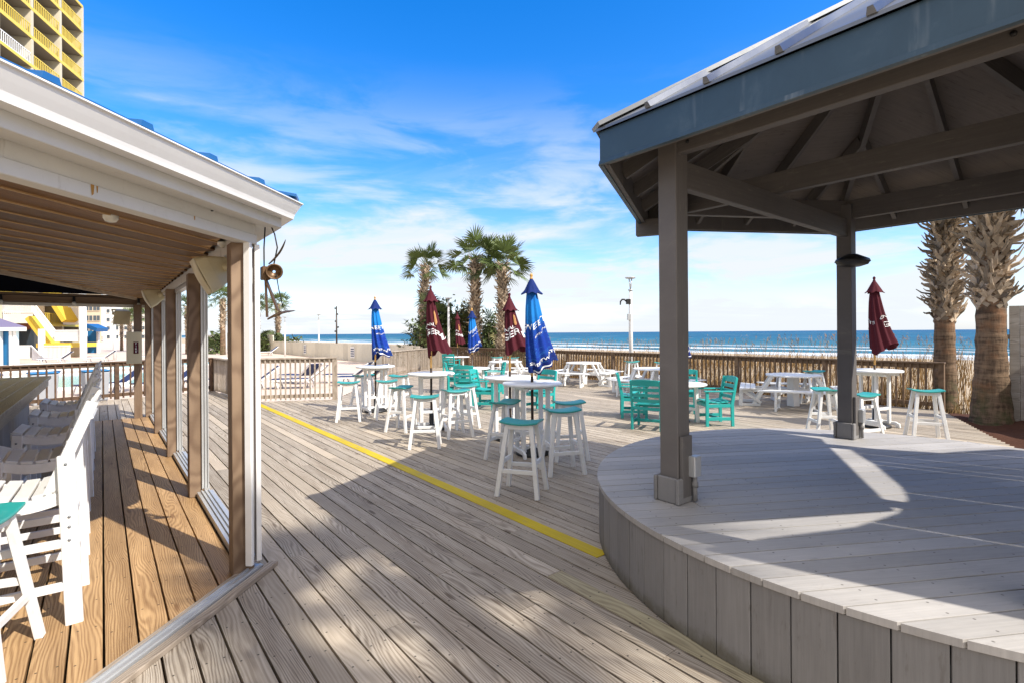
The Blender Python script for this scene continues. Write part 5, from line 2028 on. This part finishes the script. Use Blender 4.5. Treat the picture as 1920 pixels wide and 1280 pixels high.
def bush(c, rx, ry, rz_, n, label, mat, seed, fans=0, leaf=.10):
    rs = random.Random(seed)
    root = empty('shrub', c)
    tag(root, label, 'shrub', 'shrubs behind the far rail')
    C0 = V(c)
    mb = MB()
    cl = []
    for _ in range(46):
        h_ = rs.uniform(.05, 1.0)
        q_ = math.sqrt(max(.12, 1 - h_ ** 2.2))
        cl.append(V((rs.gauss(0, .48) * rx * q_, rs.gauss(0, .48) * ry * q_, h_ * rz_ * rs.uniform(.8, 1.05))))
    for i in range(n):
        q = rs.choice(cl)
        p = C0 + q + V((rs.gauss(0, .17) * rx, rs.gauss(0, .17) * ry, rs.gauss(0, .12) * rz_))
        if p.z < C0.z: continue
        a = V((rs.gauss(0, 1), rs.gauss(0, 1), rs.gauss(0.3, 1))).normalized()
        b = a.orthogonal().normalized()
        b = Matrix.Rotation(rs.uniform(0, 6.28), 3, a) @ b
        c2 = a.cross(b)
        s_ = leaf * rs.uniform(.6, 1.4)
        mb.add([p - b * s_, p + c2 * s_ * .42, p + b * s_, p - c2 * s_ * .42], [(0, 1, 2, 3)], rnd=rs.random())
    for i in range(fans):
        p = C0 + V((rs.gauss(0, .4) * rx, rs.gauss(0, .4) * ry, rs.uniform(.1, .95) * rz_))
        el = rad(rs.uniform(5, 80)); a = rs.uniform(0, 6.28)
        fan(mb, p, V((math.cos(a) * math.cos(el), math.sin(a) * math.cos(el), math.sin(el))), V((0, 0, 1)), rs.uniform(.4, .8), rs.uniform(.65, 1.05), 18, 105, .3, .034, rs)
    mb.build('foliage', mat, root, recalc=False)
    mb = MB()
    for i in range(7):
        a = i * .9
        mb.tube([C0 + V((0, 0, -.2)), C0 + V((math.cos(a) * rx * .3, math.sin(a) * ry * .3, rz_ * .45)), C0 + V((math.cos(a) * rx * .55, math.sin(a) * ry * .55, rz_ * .8))], [.03, .02, .008], 6)
    mb.build('stems', M['boot'], root)


bush((-4.0, 29.6, -.4), 1.6, 1.0, 3.7, 3600, 'tall dark palmetto clump left of the twin palms, behind the lamp post', M['shrubleaf'], 61, 60, .13)
bush((-2.75, 30.0, -.4), 1.3, 1.0, 3.4, 3200, 'olive brown shrub between the lamp post and the left twin palm', M['olive'], 62, 10, .12)
bush((-1.2, 29.2, -.4), 1.0, .9, 2.7, 2600, 'dark green shrub between the twin palm trunks', M['shrubleaf'], 63, 6, .11)
bush((.05, 28.6, -.4), 1.0, .9, 2.1, 1800, 'low olive shrub right of the twin palms behind the railing', M['olive'], 64, 4, .11)
bush((-5.5, 31.2, -.4), 1.0, .9, 3.0, 1800, 'small palmetto at the foot of the left bare palm', M['shrubleaf'], 65, 24, .11)
bush((-26.5, 56, -.2), 3.2, 2.5, 1.9, 1500, 'distant dark shrub under the small left palms', M['shrubleaf'], 66, 20, .22)
bush((-31, 55, -.2), 3.0, 2.5, 2.0, 1500, 'distant leafy shrub behind the bar window post', M['shrubleaf'], 67, 10, .22)

# dune grass, one mass
rs = random.Random(9)
gv = []; gf = []; gr = []
mb = MB()
def blade(p, h, lean_, w_, rnd):
    a = rs.uniform(0, 6.28)
    wd = V((math.cos(a), math.sin(a), 0)) * w_
    mid = p + V((lean_.x * .35, lean_.y * .35, h * .6)); end = p + V((lean_.x, lean_.y, h))
    mb.add([p - wd, p + wd, mid + wd * .7, mid - wd * .7, end], [(0, 1, 2, 3), (3, 2, 4)], rnd=rnd)
for i in range(15000):
    n_ = 15.25 + 13 * rs.random() ** 2.4
    s_ = rs.uniform(-4.5, 24.5)
    z_ = dune_z(n_, s_) - .03
    h = rs.uniform(.45, .86) * (1.0 + .18 * math.sin(s_ * 1.7) + .1 * math.sin(s_ * 4.3 + n_))
    blade(sn(s_, n_, z_), h, V((rs.gauss(.12, .16), rs.gauss(.05, .16), 0)), .008 + .006 * rs.random(), rs.random())
for i in range(1500):
    n_ = 16 + 22 * rs.random() ** 1.3
    s_ = rs.uniform(-6, 30)
    z_ = dune_z(n_, s_)
    h = rs.uniform(.95, 1.55)
    p = sn(s_, n_, z_)
    ln = V((rs.gauss(.18, .18), rs.gauss(.05, .16), 0))
    blade(p, h, ln, .0035, rs.random() * .7 + .3)
    tip = p + V((ln.x, ln.y, h))
    for q in range(3):
        blade(tip - V((ln.x * .1 * q, 0, .09 * q)), -.10, V((.07, rs.gauss(0, .04), 0)), .012, rs.random() * .6 + .4)
go = mb.build('dune_grass', M['drystraw'], recalc=False)
tag(go, 'golden dune grass growing beyond the railing', 'grass', kind='stuff')

# ------------------------------------------------------------------ lamp posts
def lamp_post(x, y, z0, h, label, mat=M['white'], fancy=False, r=.065):
    root = empty('lamp_post', (x, y, z0))
    tag(root, label, 'lamp post', 'light poles round the deck and terrace')
    O = V((x, y, z0))
    mb = MB()
    mb.tube([O, O + V((0, 0, h * .62)), O + V((0, 0, h - .42))], [r * 1.2, r, r * .8], 12)
    mb.build('pole', mat, root)
    mb = MB()
    mb.tube([O + V((0, 0, h - .44)), O + V((-.05, 0, h - .02))], .022, 8)
    mb.tube([O + V((0, 0, h - .44)), O + V((.05, 0, h - .02))], .022, 8)
    mb.tube([O + V((0, 0, h - .47)), O + V((0, 0, h - .42))], r * 1.2, 12)
    mb.build('fork', M['alum'], root)
    mb = MB()
    mb.lathe([(.06, -.035), (.17, -.02), (.205, .02), (.19, .03), (.06, .015)], 20, O + V((0, 0, h)), sy=.7)
    mb.build('lamp_dish', M['alum'], root)
    if fancy:
        mb = MB()
        mb.box(O + V((-.09, -.03, h - .88)), (.16, .14, .19))
        mb.build('junction_box', M['black'], root, bevel=.006)
        mb = MB()
        pts = [O + V((-.15 - .13 * math.sin(a), -.03, h - .88 + .10 * (1 - math.cos(a)) * .0 + .09 * math.sin(a * 1.0) - .11 * (1 - math.cos(a)) * .5)) for a in [i * pi / 16 for i in range(14)]]
        pts = [O + V((-.16, -.03, h - .87)), O + V((-.24, -.03, h - .80)), O + V((-.32, -.03, h - .80)), O + V((-.38, -.03, h - .87)), O + V((-.39, -.03, h - 1.0))]
        mb.tube(pts, [.03, .03, .03, .028, .022], 8)
        mb.build('gooseneck', M['black'], root)
        mb = MB()
        mb.box(O + V((-.07, -.05, h - 1.45)), (.13, .12, .23))
        mb.build('small_speaker', M['alum'], root, bevel=.006)
    return root


lamp_post(4.42, 19.05, -.3, 4.05, 'white lamp post with black gooseneck and dish top beyond the railing', fancy=True, r=.072)
lamp_post(-3.45, 27.9, -.3, 3.95, 'white lamp post in front of the dark palmetto clump', fancy=False)
lamp_post(-19.6, 44.2, -.15, 3.4, 'left one of two thin white light poles before the cream fence')
lamp_post(-16.6, 44.0, -.15, 3.6, 'right one of two thin white light poles before the cream fence')
lamp_post(-31.2, 40.2, -.15, 3.2, 'white light pole beside the pool, seen through the far bar opening', r=.10)
lamp_post(-27.9, 50.0, -.15, 3.3, 'white light pole seen in the nearest bar window')
up_ = empty('utility_pole', (-14.9, 43.5, -.2))
tag(up_, 'thin dark utility pole with small fittings above the cream fence', 'utility pole')
mb = MB()
mb.tube([(-14.9, 43.5, -.2), (-14.9, 43.5, 4.1)], [.075, .05], 10)
mb.build('pole', M['bronze'], up_)
mb = MB()
for z_, dx in ((3.9, -.12), (3.4, .1), (2.8, -.1), (2.3, .14), (1.95, -.12)):
    mb.beam((-14.9, 43.5, z_), (-14.9 + dx * 1.4, 43.5, z_ + .05), .05, .12)
mb.build('fitting', M['black'], up_)

# ------------------------------------------------------------------ pool furniture
def lounger():
    root = empty('sun_lounger')
    tag(root, 'x', 'sun lounger')
    mb = MB()
    for s_ in (-1, 1):
        mb.beam((s_ * .3, -.95, .30), (s_ * .3, .35, .32), .05, .05)
        mb.beam((s_ * .3, .35, .32), (s_ * .3, .95, .78), .05, .05)
        for y_ in (-.8, .3):
            mb.tube([(s_ * .3, y_ - .12, 0), (s_ * .3, y_ - .06, .2), (s_ * .3, y_, .31), (s_ * .3, y_ + .1, .2), (s_ * .3, y_ + .16, 0)], .025, 6)
    mb.build('frame', M['white'], root)
    mb = MB()
    mb.box((0, -.30, .335), (.54, 1.28, .02))
    mb.beam((0, .35, .345), (0, .94, .795), .54, .02)
    mb.build('sling', M['navycush'], root)
    return root


LG = Kind(lounger())
lo = [(-5.6, 19.0, 100, 'white sun lounger with navy sling left of the blue umbrella table'), (-6.5, 20.2, 95, 'second navy sling lounger on the terrace, behind the first'),
      (-7.6, 18.3, 80, 'navy sling lounger behind the short railing'), (-8.3, 20.0, 120, 'navy sling lounger at the back behind the short railing'),
      (-9.2, 17.9, 60, 'navy sling lounger seen through the left half of the short railing'), (-10.8, 18.5, 35, 'navy sling lounger seen in the nearest bar window'),
      (-11.9, 17.6, 35, 'navy sling lounger seen in the second bar window'), (-13.5, 17.2, 30, 'navy sling lounger beyond the bar chairs, right of the bins'),
      (-15.2, 15.8, 30, 'navy sling lounger beyond the bar chairs, left of the bins'), (-31.0, 38.5, 70, 'far lounger beside the pool light pole'),
      (-29.0, 40.5, 70, 'far lounger right of the pool light pole'), (-33.0, 37.0, 70, 'far lounger left of the pool light pole'), (-23.0, 48.0, 50, 'far lounger under the cream fence in the window view'),
      (-24.5, 46.5, 50, 'far lounger by the cream fence, left one in the window view')]
for x_, y_, az, lab in lo:
    LG.place((x_, y_, -.15), -rad(az), lab, 'sun loungers on the pool terrace')


def bin_():
    root = empty('waste_bin')
    tag(root, 'x', 'bin')
    mb = MB()
    mb.extrude([(-.24, 0), (.24, 0), (.30, .86), (-.30, .86)], (0, -.27, 0), (1, 0, 0), (0, 0, 1), (0, .54, 0))
    mb.build('body', M['bin'], root, bevel=.03, seg=2)
    mb = MB()
    mb.box((0, 0, .89), (.64, .60, .05))
    mb.build('lid', M['bluewall'], root, bevel=.02)
    return root


BN = Kind(bin_())
for x_, y_, lab in ((-12.3, 15.1, 'right grey bin with blue lid behind the dark railing'), (-13.15, 14.35, 'middle grey bin with blue lid behind the dark railing'), (-14.0, 13.6, 'left grey bin with blue lid behind the dark railing')):
    BN.place((x_, y_, -.15), rad(51), lab, 'grey bins behind the railing')

# ------------------------------------------------------------------ hotel buildings on the left
# tower with yellow balconies
T1 = V((-51.5, 61.8, 0))                 # far corner of the visible front
TD = V((0.242, -0.970, 0)).normalized()  # front runs towards the viewer
TN = V((0.970, 0.242, 0)).normalized()   # outward
tw = empty('hotel_tower', T1 + TD * 12 - TN * 4)
tag(tw, 'tall white hotel tower with rows of yellow balcony railings at the upper left', 'building')
FL = 2.95; NFL = 14
def tp(t, e, z): return T1 + TD * t + TN * e + V((0, 0, z))
RT = Matrix((TD, TN, V((0, 0, 1)))).transposed()
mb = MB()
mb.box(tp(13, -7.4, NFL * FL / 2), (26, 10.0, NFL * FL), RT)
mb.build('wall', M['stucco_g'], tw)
mb = MB()
fins = [0.25, 4.6, 9.4, 14.2, 19.0, 23.8]
for t_ in fins:
    mb.box(tp(t_, -1.15, NFL * FL / 2), (.34, 2.5, NFL * FL), RT)
mb.build('fin_wall', M['stucco_c'], tw)
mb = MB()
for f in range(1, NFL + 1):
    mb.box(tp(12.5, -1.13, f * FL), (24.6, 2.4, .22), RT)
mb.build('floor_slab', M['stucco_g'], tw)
for f in range(1, NFL):
    z_ = f * FL + .12
    for i in range(5):
        a, b = fins[i] + .26, fins[i + 1] - .26
        tgt = MB()
        tgt.beam(tp(a, .06, z_ + 1.12), tp(b, .06, z_ + 1.12), .07, .09)
        tgt.beam(tp(a, .06, z_ + .10), tp(b, .06, z_ + .10), .06, .08)
        k_ = 15
        for j in range(k_):
            t_ = a + (b - a) * (j + .5) / k_
            tgt.beam(tp(t_, .06, z_ + .1), tp(t_, .06, z_ + 1.1), .07, .045)
        if i == 2 and f % 3 == 1:
            tag(tgt.build('balcony_railing', M['white'], tw), 'white balcony railing')
        else:
            tgt.build('balcony_railing', M['yrail'], tw)
for f in range(0, NFL):
    for i in range(5):
        m_ = (fins[i] + fins[i + 1]) / 2
        mb = MB()
        mb.box(tp(m_, -2.38, f * FL + 1.3), (2.6, .06, 2.1), RT)
        wn = mb.build('window', M['glass'], tw)
mb = MB()
mb.box(tp(-.3, -5.0, NFL * FL / 2), (.6, 9.0, NFL * FL), RT)
mb.build('end_wall', M['stucco_c'], tw)
mb = MB()
for f in range(1, NFL + 1):
    mb.box(tp(12.5, .095, f * FL), (24.6, .05, .30), RT)
mb.build('slab_edge', M['yrail'], tw)
mb = MB()
mb.box(tp(2.2, .02, 2.6 * FL), (3.9, .16, FL * .9), RT)
mb.build('infill_wall', M['stucco_c'], tw)

# low wing with stair, in front of the tower
def px(xp, Y, z=0.0): return V(((xp - 960) / 960 * Y, Y, z))
lw = empty('hotel_wing', px(40, 46))
tag(lw, 'low hotel wing with white balcony, red brown ground floor and yellow outside stair', 'building')
mb = MB()
mb.prism([tuple(px(-120, 50)[:2]), tuple(px(85, 50)[:2]), tuple(px(85, 58)[:2]), tuple(px(-120, 58)[:2])], -.15, 3.0)
mb.build('ground_floor', M['redbrown'], lw)
mb = MB()
mb.prism([tuple(px(-120, 48.5)[:2]), tuple(px(62, 48.5)[:2]), tuple(px(62, 58)[:2]), tuple(px(-120, 58)[:2])], 3.0, 3.9)
mb.build('balcony_slab', M['stucco_w'], lw)
mb = MB()
mb.prism([tuple(px(-120, 51)[:2]), tuple(px(84, 51)[:2]), tuple(px(84, 58)[:2]), tuple(px(-120, 58)[:2])], 3.92, 9.0)
mb.build('upper_floor', M['stucco_b'], lw)
for i in range(4):
    mb = MB()
    c_ = px(8 + i * 17, 50.9, 4.9)
    mb.box(c_, (.7, .12, 2.0))
    mb.build('window', M['redbrown'], lw)
mb = MB()
c_ = px(62, 49.9, 1.4)
mb.box(c_, (3.6, .15, 2.0))
mb.build('window', M['glass'], lw)
mb = MB()
a, b = px(-60, 48.6), px(60, 48.6)
for z_ in (4.0, 5.0):
    mb.beam(a + V((0, 0, z_)), b + V((0, 0, z_)), .07, .08)
for i in range(75):
    q = a + (b - a) * (i / 74)
    mb.beam(q + V((0, 0, 4.0)), q + V((0, 0, 5.0)), .035, .035)
mb.build('balcony_railing', M['white'], lw)

st = empty('outside_stair', px(100, 46))
tag(st, 'yellow outside staircase with white railings descending to a landing', 'staircase')
def flight(p0, p1, w_, col, nm='flight'):
    mb = MB()
    mb.beam(p0, p1, w_, .45)
    o_ = mb.build(nm, col, st)
    return o_
flight(px(62, 47, 3.45), px(102, 47, .75), 1.2, M['stucco_y'])
flight(px(84, 50.5, 7.2), px(132, 50.5, 3.2), 1.5, M['stucco_y'])
mb = MB()
a, b = px(96, 47, .95), px(156, 47, .95)
mb.beam(a, b, 3.0, .38)
mb.build('landing', M['stucco_y'], st)
mb = MB()
def railseg(a, b, h=1.0, k_=22):
    mb.beam(a + V((0, 0, h)), b + V((0, 0, h)), .08, .09)
    mb.beam(a + V((0, 0, .12)), b + V((0, 0, .12)), .06, .06)
    for i in range(k_ + 1):
        q = a + (b - a) * (i / k_)
        mb.beam(q + V((0, 0, .1)), q + V((0, 0, h)), .04, .04)
for ra, rb, rh, rk in ((px(60, 46, 3.9), px(103, 46, 1.2), 1.05, 26), (px(103, 45.6, 1.2), px(155, 45.6, 1.2), 1.05, 26), (px(117, 51, 4.5), px(152, 51, 4.5), 1.05, 12),
                       (px(30, 42, -.1), px(58, 42, -.1), 1.1, 14), (px(58, 42, -.1), px(82, 40, -1.1), 1.1, 12), (px(82, 40, -.15), px(131, 40, -.15), 1.15, 20)):
    mb = MB()
    railseg(ra, rb, rh, rk)
    mb.build('railing', M['white'], st)
for xp, Y in ((78, 45.5), (156, 45.5)):
    mb = MB()
    mb.beam(px(xp, Y, -.15), px(xp, Y, 5.5 if xp > 100 else 2.4), .34, .34)
    mb.build('column', M['white'], st)
mb = MB()
mb.prism([tuple(px(82, 49)[:2]), tuple(px(128, 49)[:2]), tuple(px(128, 52)[:2]), tuple(px(82, 52)[:2])], -.15, .75)
mb.build('yellow_wall', M['stucco_y'], st)
mb = MB()
mb.prism([tuple(px(126, 48.6)[:2]), tuple(px(160, 48.6)[:2]), tuple(px(160, 53)[:2]), tuple(px(126, 53)[:2])], -.15, .75)
mb.prism([tuple(px(118, 53)[:2]), tuple(px(158, 53)[:2]), tuple(px(158, 58)[:2]), tuple(px(118, 58)[:2])], 3.0, 9.0)
mb.prism([tuple(px(148, 48)[:2]), tuple(px(160, 48)[:2]), tuple(px(160, 52)[:2]), tuple(px(148, 52)[:2])], .8, 9.0)
mb.build('stair_wall', M['stucco_w'], st)

def block(name, x0, x1, Y, D, h, mat, label, rows, win_w, win_h, z0, dz, glass):
    root = empty(name, px((x0 + x1) / 2, Y))
    tag(root, label, 'building')
    mb = MB()
    a, b = px(x0, Y), px(x1, Y)
    k_ = (Y + D) / Y
    mb.prism([(a.x, a.y), (b.x, b.y), (b.x * k_, b.y * k_), (a.x * k_, a.y * k_)], -.2, h)
    mb.build('wall', mat, root)
    mb = MB()
    mb.prism([(a.x - .2, a.y - .2), (b.x + .2, b.y - .2), (b.x * k_ + .2, b.y * k_ + .2), (a.x * k_ - .2, a.y * k_ + .2)], h + .002, h + .4)
    mb.build('parapet', mat, root)
    for r_ in range(rows):
        for xp in glass:
            c_ = px(xp, Y - .04, z0 + dz * r_)
            mb = MB()
            mb.box(c_, (win_w, .10, win_h))
            wn = mb.build('window', M['glass'], root)
            mb = MB()
            mb.box(c_ + V((0, -.08, -win_h / 2 - .06)), (win_w + .3, .22, .12))
            mb.build('sill', mat, root)
    return root


block('beige_hotel', 161, 190, 150, 14, 32, M['stucco_b'], 'beige hotel block with small square windows beyond the stair', 8, 0.80, 1.5, 3.9, 3.0, (163.5, 170.5, 178, 184.5))
block('white_hotel', 193, 330, 180, 20, 38, M['stucco_w'], 'large white hotel block with sparse windows seen through the bar opening', 9, 1.0, 1.2, 1.4, 3.0, (203, 219, 236, 250, 268, 284, 300))
kiosk = empty('kiosk', px(20, 34.5, -.15))
tag(kiosk, 'small blue pool kiosk with violet shingled hip roof and white trim', 'kiosk')
mb = MB()
a, b = px(-60, 34.5), px(31, 34.5)
mb.prism([(a.x, a.y), (b.x, b.y), (b.x * 1.08, b.y * 1.08), (a.x * 1.08, a.y * 1.08)], -.15, 2.1)
mb.build('wall', M['bluewall'], kiosk)
mb = MB()
for xp in (22, 30, 0):
    q = px(xp, 34.3)
    mb.beam(q + V((0, 0, -.15)), q + V((0, 0, 2.12)), .20, .20)
a, b = px(-62, 34.0), px(50, 34.0)
mb.prism([(a.x, a.y), (b.x, b.y), (b.x * 1.11, b.y * 1.11), (a.x * 1.11, a.y * 1.11)], 2.12, 2.36)
mb.build('trim', M['white'], kiosk)
mb = MB()
r0 = [V((a.x, a.y, 2.37)), V((b.x, b.y, 2.37)), V((b.x * 1.11, b.y * 1.11, 2.37)), V((a.x * 1.11, a.y * 1.11, 2.37))]
cR = V(((a.x + b.x) / 2 * 1.055, a.y * 1.055, 3.1))
mb.add(r0 + [cR], [(0, 1, 4), (1, 2, 4), (2, 3, 4), (3, 0, 4), (3, 2, 1, 0)])
mb.build('roof', M['violet'], kiosk)
shop = empty('beach_shop', px(175, 58, -.15))
tag(shop, 'blue beach shop with slanted blue awning below the beige hotel', 'shop')
mb = MB()
a, b = px(160, 58), px(184, 58)
mb.prism([(a.x, a.y), (b.x, b.y), (b.x * 1.07, b.y * 1.07), (a.x * 1.07, a.y * 1.07)], -.15, 2.3)
mb.build('wall', M['bluewall'], shop)
mb = MB()
mb.beam(px(172, 57, 2.9), px(192, 57, 2.4), 1.6, .4)
mb.build('awning', M['blueroof'], shop)
mb = MB()
for xp in (161, 184):
    mb.beam(px(xp, 57.7, -.15), px(xp, 57.7, 2.3), .22, .22)
mb.build('trim', M['white'], shop)
